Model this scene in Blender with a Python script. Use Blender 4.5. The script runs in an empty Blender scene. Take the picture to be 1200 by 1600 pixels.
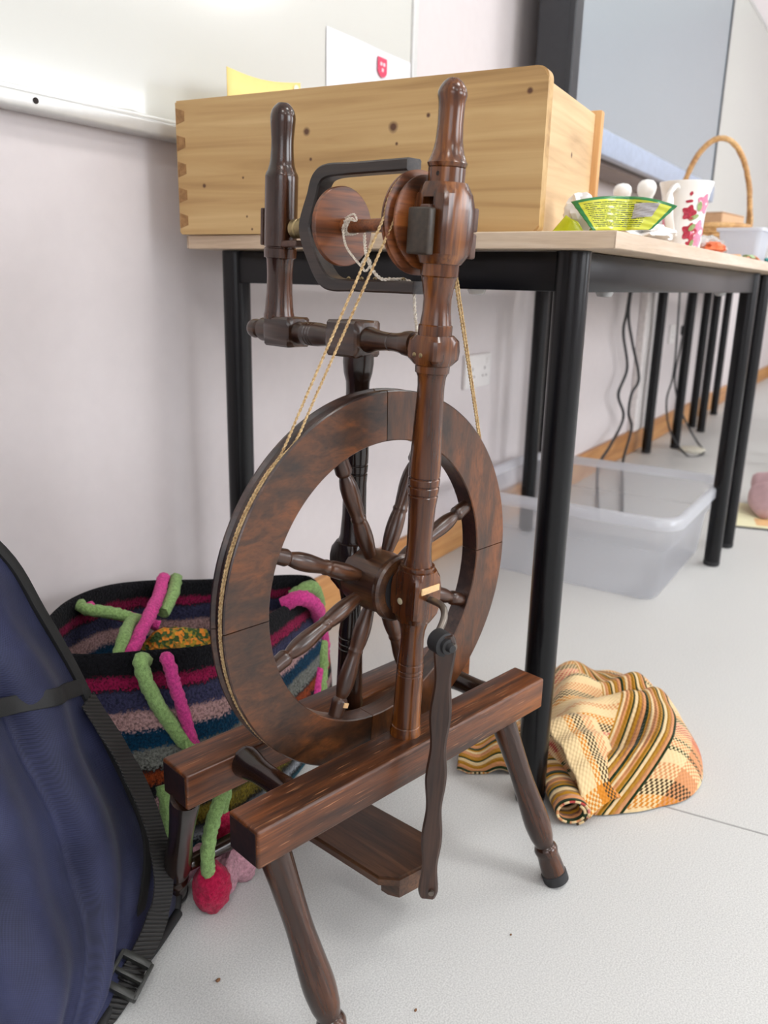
import bpy, bmesh, math, random
from mathutils import Vector, Matrix, noise
random.seed(7)
PI = math.pi
C = bpy.context.scene.collection
sc = bpy.context.scene

# ------------------------------------------------------------------ camera
cam_d = bpy.data.cameras.new('camera'); cam = bpy.data.objects.new('camera', cam_d); C.objects.link(cam)
YAW, PITCH, ROLL, FPX = 1.01279179, 0.27445604, 0.02329467, 1280.01
fw = Vector((math.sin(YAW)*math.cos(PITCH), math.cos(YAW)*math.cos(PITCH), -math.sin(PITCH)))
rt = fw.cross(Vector((0, 0, 1))).normalized(); up = rt.cross(fw)
rt2 = rt*math.cos(ROLL)+up*math.sin(ROLL); up2 = -rt*math.sin(ROLL)+up*math.cos(ROLL)
cam.matrix_world = Matrix(((rt2.x, up2.x, -fw.x, 0), (rt2.y, up2.y, -fw.y, 0), (rt2.z, up2.z, -fw.z, 0.68), (0, 0, 0, 1)))
cam_d.sensor_fit = 'VERTICAL'; cam_d.sensor_height = 36; cam_d.lens = 36*FPX/1600
cam_d.clip_start = 0.02
cam_d.dof.use_dof = True; cam_d.dof.focus_distance = 0.80; cam_d.dof.aperture_fstop = 7.0
sc.camera = cam

# ------------------------------------------------------------------ world, lights, exposure
w = bpy.data.worlds.new('world'); sc.world = w; w.use_nodes = True
w.node_tree.nodes['Background'].inputs[0].default_value = (0.75, 0.85, 1, 1)
w.node_tree.nodes['Background'].inputs[1].default_value = 1.0
def area(name, loc, rot, sx, sy, power, col):
    l = bpy.data.lights.new(name, 'AREA'); l.shape = 'RECTANGLE'; l.size = sx; l.size_y = sy
    l.energy = power; l.color = col
    o = bpy.data.objects.new(name, l); C.objects.link(o); o.location = loc; o.rotation_euler = rot
    return o
# daylight through the windows of the side opposite the whiteboard, and through the glazing of the near end
area('window_daylight', (1.2, -3.92, 1.5), (PI/2, 0, 0), 1.9, 1.3, 64, (0.93, 0.96, 1))
area('window_daylight', (4.6, -3.92, 1.5), (PI/2, 0, 0), 1.9, 1.3, 64, (0.93, 0.96, 1))
area('window_daylight', (-2.42, -1.6, 1.5), (PI/2, 0, -PI/2), 1.9, 1.3, 20, (0.95, 0.97, 1))
sc.view_settings.view_transform = 'Standard'; sc.view_settings.look = 'None'
sc.view_settings.gamma = 1; sc.view_settings.use_curve_mapping = False
sc.view_settings.exposure = -0.03
CEIL_EMIT = 16.0

# ------------------------------------------------------------------ materials
def srgb(r, g, b):
    f = lambda c: (c/255/12.92) if c/255 <= 0.04045 else ((c/255+0.055)/1.055)**2.4
    return (f(r), f(g), f(b), 1)
class NT:
    def __init__(s, name):
        s.m = bpy.data.materials.new(name); s.m.use_nodes = True
        s.t = s.m.node_tree; s.b = s.t.nodes['Principled BSDF']
    def n(s, typ, **k):
        o = s.t.nodes.new(typ)
        for a, v in k.items():
            if a.startswith('_'): setattr(o, a[1:], v)
            else: o.inputs[a.replace('__', ' ')].default_value = v
        return o
    def l(s, a, b): s.t.links.new(a, b)
    def coords(s, scale=(1, 1, 1), kind='Object', rot=(0, 0, 0)):
        c = s.n('ShaderNodeTexCoord'); mp = s.n('ShaderNodeMapping')
        mp.inputs['Scale'].default_value = scale; mp.inputs['Rotation'].default_value = rot
        s.l(c.outputs[kind], mp.inputs['Vector']); return mp.outputs['Vector']
    def ramp(s, fac, stops, interp='LINEAR'):
        r = s.n('ShaderNodeValToRGB'); r.color_ramp.interpolation = interp
        e = r.color_ramp.elements
        while len(e) < len(stops): e.new(0.5)
        for i, (p, c) in enumerate(stops): e[i].position = p; e[i].color = c
        s.l(fac, r.inputs[0]); return r.outputs[0]
    def bump(s, h, strength=0.3, dist=0.001):
        b = s.n('ShaderNodeBump'); b.inputs['Strength'].default_value = strength; b.inputs['Distance'].default_value = dist
        s.l(h, b.inputs['Height']); s.l(b.outputs[0], s.b.inputs['Normal'])
    def set(s, **k):
        for a, v in k.items():
            a = a.replace('__', ' ')
            if hasattr(v, 'links'): s.l(v, s.b.inputs[a])
            else: s.b.inputs[a].default_value = v
        return s.m
    def mix(s, fac, a, b, mode='MIX'):
        m = s.n('ShaderNodeMix', _data_type='RGBA', _blend_type=mode)
        for v, i in ((fac, 0), (a, 6), (b, 7)):
            if hasattr(v, 'links'): s.l(v, m.inputs[i])
            else: m.inputs[i].default_value = v
        return m.outputs[2]
    def math(s, op, a, b=0.0, c=None):
        m = s.n('ShaderNodeMath', _operation=op)
        for i, v in enumerate((a, b) if c is None else (a, b, c)):
            if hasattr(v, 'links'): s.l(v, m.inputs[i])
            else: m.inputs[i].default_value = v
        return m.outputs[0]

def wood(name, dark, mid, light, axis='Z', grain=70, rough=0.3, coat=0.25, speck=None, bump=0.15, big=6.0, an=0.06, fine=0.8):
    n = NT(name)
    k = {'X': (an, 1, 1), 'Y': (1, an, 1), 'Z': (1, 1, an)}[axis]
    v = n.coords(tuple(grain*q for q in k))
    a = n.n('ShaderNodeTexNoise', Scale=1.0, Detail=5.0, Roughness=0.6, Distortion=0.6); n.l(v, a.inputs['Vector'])
    v2 = n.coords(tuple(big*(q*0.7+0.3) for q in k))
    b = n.n('ShaderNodeTexNoise', Scale=1.0, Detail=3.0); n.l(v2, b.inputs['Vector'])
    f = n.math('ADD', n.math('MULTIPLY', a.outputs[0], 0.6), n.math('MULTIPLY', b.outputs[0], 0.5))
    col = n.ramp(f, [(0.40, dark), (0.54, mid), (0.68, light)])
    v3 = n.coords(tuple(grain*6*q for q in k))
    c = n.n('ShaderNodeTexNoise', Scale=1.0, Detail=2.0); n.l(v3, c.inputs['Vector'])
    if speck:
        col = n.mix(n.ramp(c.outputs[0], [(0.64, (0, 0, 0, 1)), (0.72, (.6, .6, .6, 1))]), col, speck)
    if fine: col = n.mix(fine, col, n.ramp(c.outputs[0], [(.36, (.55, .5, .45, 1)), (.5, (1, 1, 1, 1))]), 'MULTIPLY')
    n.bump(n.math('ADD', a.outputs[0], n.math('MULTIPLY', c.outputs[0], 0.6)), bump, 0.0008)
    r = n.math('MULTIPLY_ADD', b.outputs[0], 0.25, rough-0.12)
    return n.set(Base__Color=col, Roughness=r, Coat__Weight=coat, Coat__Roughness=0.18)

def plain(name, col, rough=0.5, metal=0.0, nscale=60, var=0.08, bump=0.05, **k):
    n = NT(name); v = n.coords((nscale,)*3)
    a = n.n('ShaderNodeTexNoise', Scale=1.0, Detail=3.0); n.l(v, a.inputs['Vector'])
    d = tuple(c*(1-var) for c in col[:3])+(1,); e = tuple(min(1, c*(1+var)) for c in col[:3])+(1,)
    n.bump(a.outputs[0], bump, 0.0005)
    return n.set(Base__Color=n.ramp(a.outputs[0], [(0.3, d), (0.7, e)]), Roughness=rough, Metallic=metal, **k)

def felt(name, col, scale=260, var=0.35):
    n = NT(name); v = n.coords((scale,)*3)
    a = n.n('ShaderNodeTexNoise', Scale=1.0, Detail=4.0, Roughness=0.7); n.l(v, a.inputs['Vector'])
    d = tuple(c*(1-var) for c in col[:3])+(1,); e = tuple(min(1, c*(1+var*0.8)+0.01) for c in col[:3])+(1,)
    n.bump(a.outputs[0], 0.9, 0.003)
    return n.set(Base__Color=n.ramp(a.outputs[0], [(0.32, d), (0.68, e)]), Roughness=1.0, Sheen__Weight=0.12, Sheen__Roughness=0.5, Specular__IOR__Level=0.1)

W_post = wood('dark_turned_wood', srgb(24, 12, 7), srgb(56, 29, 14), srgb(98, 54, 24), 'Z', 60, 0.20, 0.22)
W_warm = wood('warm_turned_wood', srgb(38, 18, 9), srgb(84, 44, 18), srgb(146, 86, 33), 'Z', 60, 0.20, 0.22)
W_shadedpost = wood('shaded_turned_wood', srgb(16, 9, 6), srgb(34, 18, 11), srgb(58, 32, 19), 'Z', 60, 0.21, 0.2)  # darker copy for rear and lower parts, their shade put into the wood colour
W_bar = wood('dark_bar_wood', srgb(28, 16, 10), srgb(60, 35, 20), srgb(98, 62, 35), 'Z', 60, 0.32, 0.25)
W_spoke = wood('spoke_wood', srgb(26, 14, 9), srgb(56, 31, 18), srgb(94, 56, 32), 'X', 60, 0.3, 0.3)
W_rim = wood('rim_wood', srgb(36, 22, 13), srgb(68, 39, 19), srgb(108, 60, 25), 'X', 70, 0.34, 0.14, big=16, an=.4, fine=.5)
W_rim2 = wood('rim_wood_light', srgb(44, 26, 14), srgb(82, 46, 20), srgb(122, 68, 27), 'Z', 60, 0.34, 0.14, big=16, an=.3, fine=.5)
W_rimedge = wood('rim_edge_wood', srgb(26, 15, 12), srgb(48, 28, 22), srgb(84, 56, 42), 'X', 60, 0.3, 0.3)
W_rail = wood('rail_wood', srgb(50, 25, 11), srgb(104, 56, 24), srgb(154, 88, 38), 'X', 70, 0.40, 0.12, speck=srgb(178, 124, 84))
W_end = wood('rail_end_wood', srgb(26, 13, 10), srgb(42, 22, 15), srgb(62, 34, 23), 'X', 40, 0.5, 0.0)
W_treadle = wood('treadle_wood', srgb(38, 23, 15), srgb(70, 44, 28), srgb(104, 70, 46), 'Y', 60, 0.4, 0.1)
W_flyer = wood('flyer_wood', srgb(20, 14, 11), srgb(40, 28, 22), srgb(64, 47, 38), 'Y', 60, 0.4, 0.1)
W_foot = wood('footman_wood', srgb(34, 22, 17), srgb(62, 40, 30), srgb(92, 62, 46), 'Z', 60, 0.36, 0.1)
W_bobbin = wood('bobbin_wood', srgb(52, 29, 16), srgb(112, 60, 28), srgb(150, 86, 40), 'X', 60, 0.4, 0.1, big=40)
W_key = plain('leather_key', srgb(84, 60, 50), 0.55, nscale=120, var=0.3)
M_keyface = plain('worn_key_face', srgb(56, 46, 36), 0.4, nscale=200, var=0.35)
M_paleinset = plain('pale_wood_chip', srgb(226, 186, 136), 0.6, nscale=300, var=0.1)
M_rubber = plain('black_rubber', srgb(34, 34, 36), 0.6)
M_steel = plain('dull_steel', srgb(120, 112, 104), 0.35, 0.9)
M_brass = plain('aged_brass', srgb(150, 132, 96), 0.4, 0.8)
M_dark = plain('dark_slot', srgb(30, 20, 16), 0.8)

def twine(name, c1, c2):
    n = NT(name); v = n.coords((500,)*3)
    a = n.n('ShaderNodeTexNoise', Scale=1.0, Detail=3.0); n.l(v, a.inputs['Vector'])
    n.bump(a.outputs[0], 0.6, 0.0008)
    return n.set(Base__Color=n.ramp(a.outputs[0], [(0.3, c1), (0.65, c2)]), Roughness=0.9)
M_twine = twine('jute_twine', srgb(150, 112, 68), srgb(222, 194, 146))
M_yarn = twine('white_yarn', srgb(200, 184, 164), srgb(244, 236, 222))

# ------------------------------------------------------------------ mesh helpers
def obj(name, bm, mat, parent=None, smooth=None, M=None):
    me = bpy.data.meshes.new(name)
    bmesh.ops.recalc_face_normals(bm, faces=bm.faces)
    bm.to_mesh(me); bm.free()
    for m in (mat if isinstance(mat, (list, tuple)) else [mat]): me.materials.append(m)
    o = bpy.data.objects.new(name, me); C.objects.link(o)
    if smooth is not None:
        me.polygons.foreach_set('use_smooth', [True]*len(me.polygons))
        try: me.set_sharp_from_angle(angle=math.radians(smooth))
        except Exception: pass
    if parent: o.parent = parent
    if M is not None: o.matrix_local = M
    return o
def tag(o, label=None, cat=None, group=None, kind=None):
    if label: o['label'] = label
    if cat: o['category'] = cat
    if group: o['group'] = group
    if kind: o['kind'] = kind
    return o
def thing(name, label, cat, loc=(0, 0, 0), rz=0, group=None):
    o = bpy.data.objects.new(name, None); C.objects.link(o); o.empty_display_size = 0.05
    o.location = loc; o.rotation_euler = (0, 0, rz)
    return tag(o, label, cat, group)
def box(bm, x0, x1, y0, y1, z0, z1, bev=0.0, seg=2, M=None, mi=0):
    vs = [bm.verts.new((x, y, z)) for x in (x0, x1) for y in (y0, y1) for z in (z0, z1)]
    fs = [bm.faces.new([vs[i] for i in f]) for f in ((0, 1, 3, 2), (4, 6, 7, 5), (0, 4, 5, 1), (2, 3, 7, 6), (0, 2, 6, 4), (1, 5, 7, 3))]
    for f in fs: f.material_index = mi
    geom = vs
    if bev > 0:
        r = bmesh.ops.bevel(bm, geom=list({e for f in fs for e in f.edges}), offset=bev, segments=seg, affect='EDGES', profile=0.5)
        geom = list({v for f in r['faces'] for v in f.verts} | {v for v in vs if v.is_valid})
    if M is not None: bmesh.ops.transform(bm, matrix=M, verts=[v for v in geom if v.is_valid])
def bx(*a, **k):
    bm = bmesh.new(); box(bm, *a, **k); return bm
def frame(p0, p1, xref=(1, 0, 0)):
    """matrix with local Z from p0 towards p1 and local X close to xref"""
    p0 = Vector(p0); z = (Vector(p1)-p0).normalized(); x = Vector(xref); x = (x-z*x.dot(z))
    if x.length < 1e-4: x = Vector((0, 1, 0)); x = x-z*x.dot(z)
    x.normalize(); y = z.cross(x)
    return Matrix(((x.x, y.x, z.x, p0.x), (x.y, y.y, z.y, p0.y), (x.z, y.z, z.z, p0.z), (0, 0, 0, 1)))
def turned(prof, seg=40):
    """lathe; items are (t, r) or (t, Rcorner, half) for a square block whose corners are turned to Rcorner"""
    bm = bmesh.new(); rings = []
    for p in prof:
        ring = []
        for i in range(seg):
            a = 2*PI*(i+0.5)/seg
            r = p[1] if len(p) == 2 else min(p[1], p[2]/max(abs(math.cos(a)), abs(math.sin(a))))
            ring.append(bm.verts.new((r*math.cos(a), r*math.sin(a), p[0])))
        rings.append(ring)
    for a, b in zip(rings, rings[1:]):
        for i in range(seg): bm.faces.new((a[i], a[(i+1) % seg], b[(i+1) % seg], b[i]))
    bm.faces.new(rings[0]); bm.faces.new(rings[-1])
    return bm
def dense(prof, n=3):
    """catmull-rom through circle profile points for soft curves"""
    out = []
    for i in range(len(prof)-1):
        p0 = prof[max(i-1, 0)]; p1 = prof[i]; p2 = prof[i+1]; p3 = prof[min(i+2, len(prof)-1)]
        for k in range(n):
            t = k/n
            f = lambda j: 0.5*((2*p1[j])+(-p0[j]+p2[j])*t+(2*p0[j]-5*p1[j]+4*p2[j]-p3[j])*t*t+(-p0[j]+3*p1[j]-3*p2[j]+p3[j])*t**3)
            out.append((p1[0]+(p2[0]-p1[0])*t, max(0.0008, f(1))))
    out.append(prof[-1]); return out
def spline(pts, n=8):
    pts = [Vector(p) for p in pts]; out = []
    for i in range(len(pts)-1):
        p0 = pts[max(i-1, 0)]; p1 = pts[i]; p2 = pts[i+1]; p3 = pts[min(i+2, len(pts)-1)]
        for k in range(n):
            t = k/n
            out.append(0.5*((2*p1)+(-p0+p2)*t+(2*p0-5*p1+4*p2-p3)*t*t+(-p0+3*p1-3*p2+p3)*t**3))
    out.append(pts[-1]); return out
def tube(bm, pts, r, seg=8, sub=6, flat=None, nrm=None, jit=0.0, closed_ends=True):
    """swept tube; r scalar or list per input pt; flat=(w,h) gives a strap section oriented by nrm"""
    P = spline(pts, sub) if sub > 1 else [Vector(p) for p in pts]
    N = len(P); rr = []
    for i in range(N):
        if isinstance(r, (list, tuple)):
            f = i/(N-1)*(len(r)-1); k = min(int(f), len(r)-2); rr.append(r[k]+(r[k+1]-r[k])*(f-k))
        else: rr.append(r)
    rings = []; u = None
    for i, p in enumerate(P):
        t = (P[min(i+1, N-1)]-P[max(i-1, 0)]).normalized()
        if nrm is not None:
            nn = nrm[min(int(i/(N-1)*(len(nrm)-1)+0.5), len(nrm)-1)] if isinstance(nrm, list) else nrm
            u = Vector(nn)
        elif u is None: u = Vector((0, 0, 1)) if abs(t.z) < 0.9 else Vector((1, 0, 0))
        u = (u-t*u.dot(t)).normalized(); v = t.cross(u)
        ring = []
        for k in range(seg):
            a = 2*PI*k/seg
            if flat:
                ca, sa = math.cos(a), math.sin(a)
                q = v*(math.copysign(abs(ca)**0.35, ca)*flat[0]/2)+u*(math.copysign(abs(sa)**0.35, sa)*flat[1]/2)
            else:
                q = (u*math.cos(a)+v*math.sin(a))*rr[i]
            if jit: q = q*(1+jit*noise.noise((p+q)*220))
            ring.append(bm.verts.new(p+q))
        rings.append(ring)
    for a, b in zip(rings, rings[1:]):
        for k in range(seg): bm.faces.new((a[k], a[(k+1) % seg], b[(k+1) % seg], b[k]))
    if closed_ends: bm.faces.new(rings[0][::-1]); bm.faces.new(rings[-1])
def tb(*a, **k):
    bm = bmesh.new(); tube(bm, *a, **k); return bm
def ply(bm, pts, R, pitch=0.009, sub=10, strands=2):
    """two-ply twisted cord"""
    P = spline(pts, sub)
    # resample
    L = [0]
    for a, b in zip(P, P[1:]): L.append(L[-1]+(b-a).length)
    n = max(8, int(L[-1]/(pitch/7))); Q = []; j = 0
    for i in range(n+1):
        s = L[-1]*i/n
        while j < len(P)-2 and L[j+1] < s: j += 1
        d = L[j+1]-L[j]; Q.append(P[j].lerp(P[j+1], (s-L[j])/d if d > 1e-9 else 0))
    for k in range(strands):
        pp = []; u = Vector((0.3, 0.2, 1))
        for i, p in enumerate(Q):
            t = (Q[min(i+1, n)]-Q[max(i-1, 0)])
            if t.length < 1e-9: t = Vector((0, 0, 1))
            t.normalize(); u = (u-t*u.dot(t)).normalized(); v = t.cross(u)
            a = 2*PI*(L[-1]*i/n/pitch)+2*PI*k/strands
            pp.append(p+(u*math.cos(a)+v*math.sin(a))*R*0.5)
        tube(bm, pp, R*0.58, seg=5, sub=1)
def grid(nu, nv, f, uvf=None, bm=None, mi=0, thick=None):
    bm = bm or bmesh.new(); uvl = bm.loops.layers.uv.get('UVMap') or bm.loops.layers.uv.new('UVMap')
    V = [[bm.verts.new(f(i/(nu-1), j/(nv-1))) for j in range(nv)] for i in range(nu)]
    for i in range(nu-1):
        for j in range(nv-1):
            fc = bm.faces.new((V[i][j], V[i+1][j], V[i+1][j+1], V[i][j+1])); fc.material_index = mi
            for lp, (a, b) in zip(fc.loops, ((i, j), (i+1, j), (i+1, j+1), (i, j+1))):
                q = (a/(nu-1), b/(nv-1)); lp[uvl].uv = uvf(*q) if uvf else q
    return bm
def solid(o, t, offset=0.0):
    m = o.modifiers.new('thickness', 'SOLIDIFY'); m.thickness = t; m.offset = offset; return o
def disc(bm, c, r, n, ax=(0, 0, 1)): pass

# ------------------------------------------------------------------ the room
def struct(name, bm, m, parent=None, **k):
    o = obj(name, bm, m, parent, **k)
    if parent is None: o['kind'] = 'structure'
    return o
X0, X1, Y0, Y1, ZC = -2.5, 7.4, -4.0, 0.945, 2.7
def floor_mat():
    n = NT('grey_speckled_vinyl'); v = n.coords((1, 1, 1))
    a = n.n('ShaderNodeTexNoise', Scale=560.0, Detail=3.0); n.l(v, a.inputs['Vector'])
    b = n.n('ShaderNodeTexNoise', Scale=5.0, Detail=4.0); n.l(v, b.inputs['Vector'])
    c = n.n('ShaderNodeTexVoronoi', Scale=300.0); n.l(v, c.inputs['Vector'])
    col = n.ramp(a.outputs[0], [(0.34, srgb(186, 186, 185)), (0.66, srgb(220, 220, 218))])
    col = n.mix(n.math('MULTIPLY', b.outputs[0], 0.5), col, srgb(208, 208, 205))
    col = n.mix(n.ramp(c.outputs[0], [(0.0, (0.18, 0.18, 0.18, 1)), (0.2, (0, 0, 0, 1))]), col, srgb(168, 166, 168))
    n.bump(a.outputs[0], 0.02, 0.0002)
    return n.set(Base__Color=col, Roughness=n.math('MULTIPLY_ADD', b.outputs[0], 0.2, 0.36))
M_floor = floor_mat()
M_wall = plain('pinkish_white_paint', srgb(216, 208, 208), 0.7, nscale=40, var=0.015, bump=0.12)
M_ceil = plain('ceiling_tile_white', srgb(238, 238, 236), 0.9, nscale=80, var=0.02)
M_oak = wood('oak_baseboard', srgb(170, 112, 58), srgb(198, 140, 80), srgb(216, 162, 102), 'X', 40, 0.45, 0.1, bump=0.08, fine=.2)
fl = struct('floor', bx(X0, X1, Y0, Y1, -0.06, 0), M_floor)
M_seam = plain('floor_weld', srgb(158, 157, 156), 0.5)
# welded joint of the vinyl sheets
sb = bmesh.new(); box(sb, -0.0014, 0.0014, -0.62, 0.44, -0.0005, 0.0004, M=Matrix.Translation((1.033, 0.138, 0)) @ Matrix.Rotation(math.radians(6), 4, 'Z'))
obj('floor_weld', sb, M_seam, fl)
struct('wall_back', bx(X0, X1+.1, Y1, Y1+0.12, 0, ZC), M_wall)
struct('wall_right', bx(X1, X1+0.12, Y0, Y1, 0, ZC), M_wall)
struct('ceiling', bx(X0-.1, X1+.1, Y0-.1, Y1+.1, ZC, ZC+0.1), M_ceil)
def wall_open(name, horizontal, fixed, a0, a1, holes):
    """wall with window openings; horizontal: along x at y=fixed, else along y at x=fixed"""
    bm = bmesh.new(); z0, z1 = 0.85, 2.15; cur = a0
    def b(s0, s1, q0, q1):
        if horizontal: box(bm, s0, s1, fixed-0.12, fixed, q0, q1)
        else: box(bm, fixed-0.12, fixed, s0, s1, q0, q1)
    for h0, h1 in holes:
        b(cur, h0, 0, ZC); b(h0, h1, 0, z0); b(h0, h1, z1, ZC); cur = h1
    b(cur, a1, 0, ZC)
    return struct(name, bm, M_wall)
wall_open('wall_front', True, Y0, X0-.12, X1+.1, [(0.2, 2.2), (3.6, 5.6)])
wall_open('wall_left', False, X0, Y0, Y1, [(-2.6, -0.6)])
M_frame = plain('white_window_frame', srgb(235, 235, 235), 0.4)
n = NT('window_glass'); M_glass = n.set(Base__Color=(1, 1, 1, 1), Roughness=0.0, Transmission__Weight=1.0, IOR=1.01)
for i, (hz, a, b) in enumerate(((1, 0.2, 2.2), (1, 3.6, 5.6), (0, -2.6, -0.6))):
    bm = bmesh.new(); t = 0.05
    fx = Y0-0.09 if hz else X0-0.09
    def bb(s0, s1, q0, q1):
        if hz: box(bm, s0, s1, fx, fx+0.05, q0, q1, 0.004, 1)
        else: box(bm, fx, fx+0.05, s0, s1, q0, q1, 0.004, 1)
    bb(a, b, 0.85, 0.9); bb(a, b, 2.1, 2.15); bb(a, a+t, 0.9, 2.1); bb(b-t, b, 0.9, 2.1); bb((a+b)/2-t/2, (a+b)/2+t/2, 0.9, 2.1)
    f = struct('window_%d' % (i+1), bm, M_frame)
    for q in (0, 1):
        s0, s1 = (a+t, (a+b)/2-t/2) if q == 0 else ((a+b)/2+t/2, b-t)
        g = bx(s0, s1, fx+.022, fx+.028, .9, 2.1) if hz else bx(fx+.022, fx+.028, s0, s1, .9, 2.1)
        obj('pane', g, M_glass, f)
bm = bx(X0, X1, 0.929, Y1, 0, 0.098, 0.004, 2); struct('baseboard_back', bm, M_oak, smooth=40)
M_oak2 = wood('oak_baseboard_end', srgb(170, 118, 58), srgb(196, 146, 80), srgb(210, 164, 100), 'Y', 40, 0.45, 0.1, bump=0.08, fine=.2)
struct('baseboard_right', bx(X1-0.016, X1, Y0, 0.929, 0, 0.098, 0.004, 2), M_oak2)
struct('trim_1', bx(3.42, 3.60, 0.915, Y1, 0.098, 0.74, 0.004, 2), plain('white_trunking', srgb(226, 220, 218), 0.5))
# ceiling lights
def ceiling_light(x, y, label):
    t = thing('ceiling_light', label, 'light', (x, y, ZC), 0, 'ceiling light panels')
    bm = bmesh.new()
    for a in ((-.3, .3, -.3, -.27), (-.3, .3, .27, .3), (-.3, -.27, -.27, .27), (.27, .3, -.27, .27)): box(bm, *a, -0.03, 0, 0.003, 1)
    obj('frame', bm, M_frame, t)
    obj('diffuser', bx(-.27, .27, -.27, .27, -0.02, -0.012), M_diff, t)
nn = NT('lit_diffuser'); M_diff = nn.set(Base__Color=(1, 1, 1, 1), Emission__Color=(1, 0.99, 0.97, 1), Emission__Strength=CEIL_EMIT)
for x, wx in ((-1.0, 'at the near end of the room'), (1.0, 'above the spinning wheel'), (3.0, 'level with the display screen'), (5.0, 'towards the far wall')):
    for y, wy in ((-2.6, 'window-side'), (-.75, 'whiteboard-side')): ceiling_light(x, y, wy+' square ceiling light panel '+wx)

# ------------------------------------------------------------------ whiteboards, screen, sockets
M_board = NT('whiteboard_enamel'); M_board = M_board.set(Base__Color=srgb(210, 210, 204), Roughness=0.13, Coat__Weight=0.2)
M_alu = plain('satin_aluminium', srgb(214, 214, 212), 0.35, 0.35, var=0.03)
def whiteboard(x0, x1, z0, z1, label, holes=()):
    t = thing('whiteboard', label, 'whiteboard', ((x0+x1)/2, Y1, z0))
    L = (x1-x0)/2; H = z1-z0
    obj('writing_surface', bx(-L, L, -0.012, 0, 0.012, H), M_board, t)
    bm = bmesh.new(); box(bm, L-0.012, L+0.008, -0.018, 0, -0.002, H+.008, 0.003, 2); box(bm, -L-0.008, -L+0.012, -0.018, 0, -0.002, H+.008, 0.003, 2)
    box(bm, -L, L, -0.018, 0, H-.012, H+.008, 0.003, 2)
    obj('frame', bm, M_alu, t)
    bm = bmesh.new(); box(bm, -L, L, -0.030, 0, -0.002, 0.018, 0.004, 3); box(bm, -L, L, -0.020, -0.004, 0.016, 0.025, 0.003, 2)
    tr = obj('pen_tray', bm, M_alu, t, smooth=40)
    for hx in holes:
        b = turned([(0, .0035), (0.0008, .0035)], 20); obj('screw_hole', b, M_dark, tr, M=Matrix.Translation((hx-(x0+x1)/2, -0.0302, 0.009)) @ Matrix.Rotation(PI/2, 4, 'X'))
    return t
whiteboard(-1.0, 1.566, 0.866, 2.06, 'large whiteboard with aluminium pen rail above the wooden box', (0.672,))
whiteboard(3.78, 6.4, 0.866, 2.04, 'second whiteboard on the wall to the right of the big screen')
# sheet on the board
M_paper = plain('white_paper', srgb(228, 228, 232), 0.25, var=0.01)
t = thing('paper_sheet', 'white paper notice with a small red crest stuck on the whiteboard', 'paper', (1.41, 0.9325, 1.0))
obj('sheet', grid(12, 8, lambda u, v: Vector((-0.14+0.28*u, -0.0012-0.002*math.sin(u*5)**2, -0.06+0.158*v))), M_paper, t)
M_red = plain('red_print', srgb(214, 60, 96), 0.4); M_redlite = plain('pale_print', srgb(250, 214, 222), 0.4)
def shield(w, h, y):
    bm = bmesh.new(); pts = [(-w, h), (w, h), (w, -h*0.45), (w*.6, -h*.85), (0, -h), (-w*.6, -h*.85), (-w, -h*.45)]
    f = bm.faces.new([bm.verts.new((a, y, b)) for a, b in pts])
    r = bmesh.ops.extrude_face_region(bm, geom=[f]); bmesh.ops.translate(bm, vec=(0, -0.0004, 0), verts=[v for v in r['geom'] if isinstance(v, bmesh.types.BMVert)])
    return bm
cr = obj('crest', shield(0.016, 0.017, -0.0038), M_red, t, M=Matrix.Translation((0.035, 0, 0.068)))
bm = bmesh.new()
for a, b in ((-.005, .006), (.005, .006), (0, -.004)): box(bm, a-.003, a+.003, -.0046, -.0042, b-.003, b+.003, 0.001, 1)
obj('crest_mark', bm, M_redlite, cr)
# screen
M_bezel = plain('charcoal_bezel', srgb(44, 46, 50), 0.4)
nn = NT('screen_glass'); M_screen = nn.set(Base__Color=srgb(150, 160, 168), Roughness=0.22, Specular__IOR__Level=0.9, Coat__Weight=0.6, Coat__Roughness=0.1)
t = thing('display_screen', 'large flat display screen with a dark bezel hung on the wall', 'screen', (2.9, 0.79, 1.02))
obj('case', bx(-0.85, 0.85, 0.006, 0.09, -0.0, 1.02, 0.008, 2), M_bezel, t, smooth=40)
obj('screen_panel', bx(-0.80, 0.80, -0.002, 0.008, 0.065, 0.98), M_screen, t)
bm = bmesh.new(); box(bm, -.85, -.80, -.006, .012, 0, 1.02, .003, 1); box(bm, .80, .822, -.006, .012, 0, 1.02, .003, 1); box(bm, -.8, .8, -.006, .012, .98, 1.02, .003, 1)
obj('bezel', bm, M_bezel, t)
obj('lower_fascia', bx(-.84, .84, -.010, .02, 0.0, 0.065, .006, 2), plain('pale_blue_grey_fascia', srgb(166, 178, 200), 0.35), t, smooth=40)
obj('wall_bracket', bx(-.3, .3, .09, .1545, .25, .8, .004, 1), M_bezel, t)
obj('screen_underside', bx(-.84, .84, .03, .13, -.012, 0.004, .003, 1), plain('taupe_plastic', srgb(120, 108, 104), 0.5), t)
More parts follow.
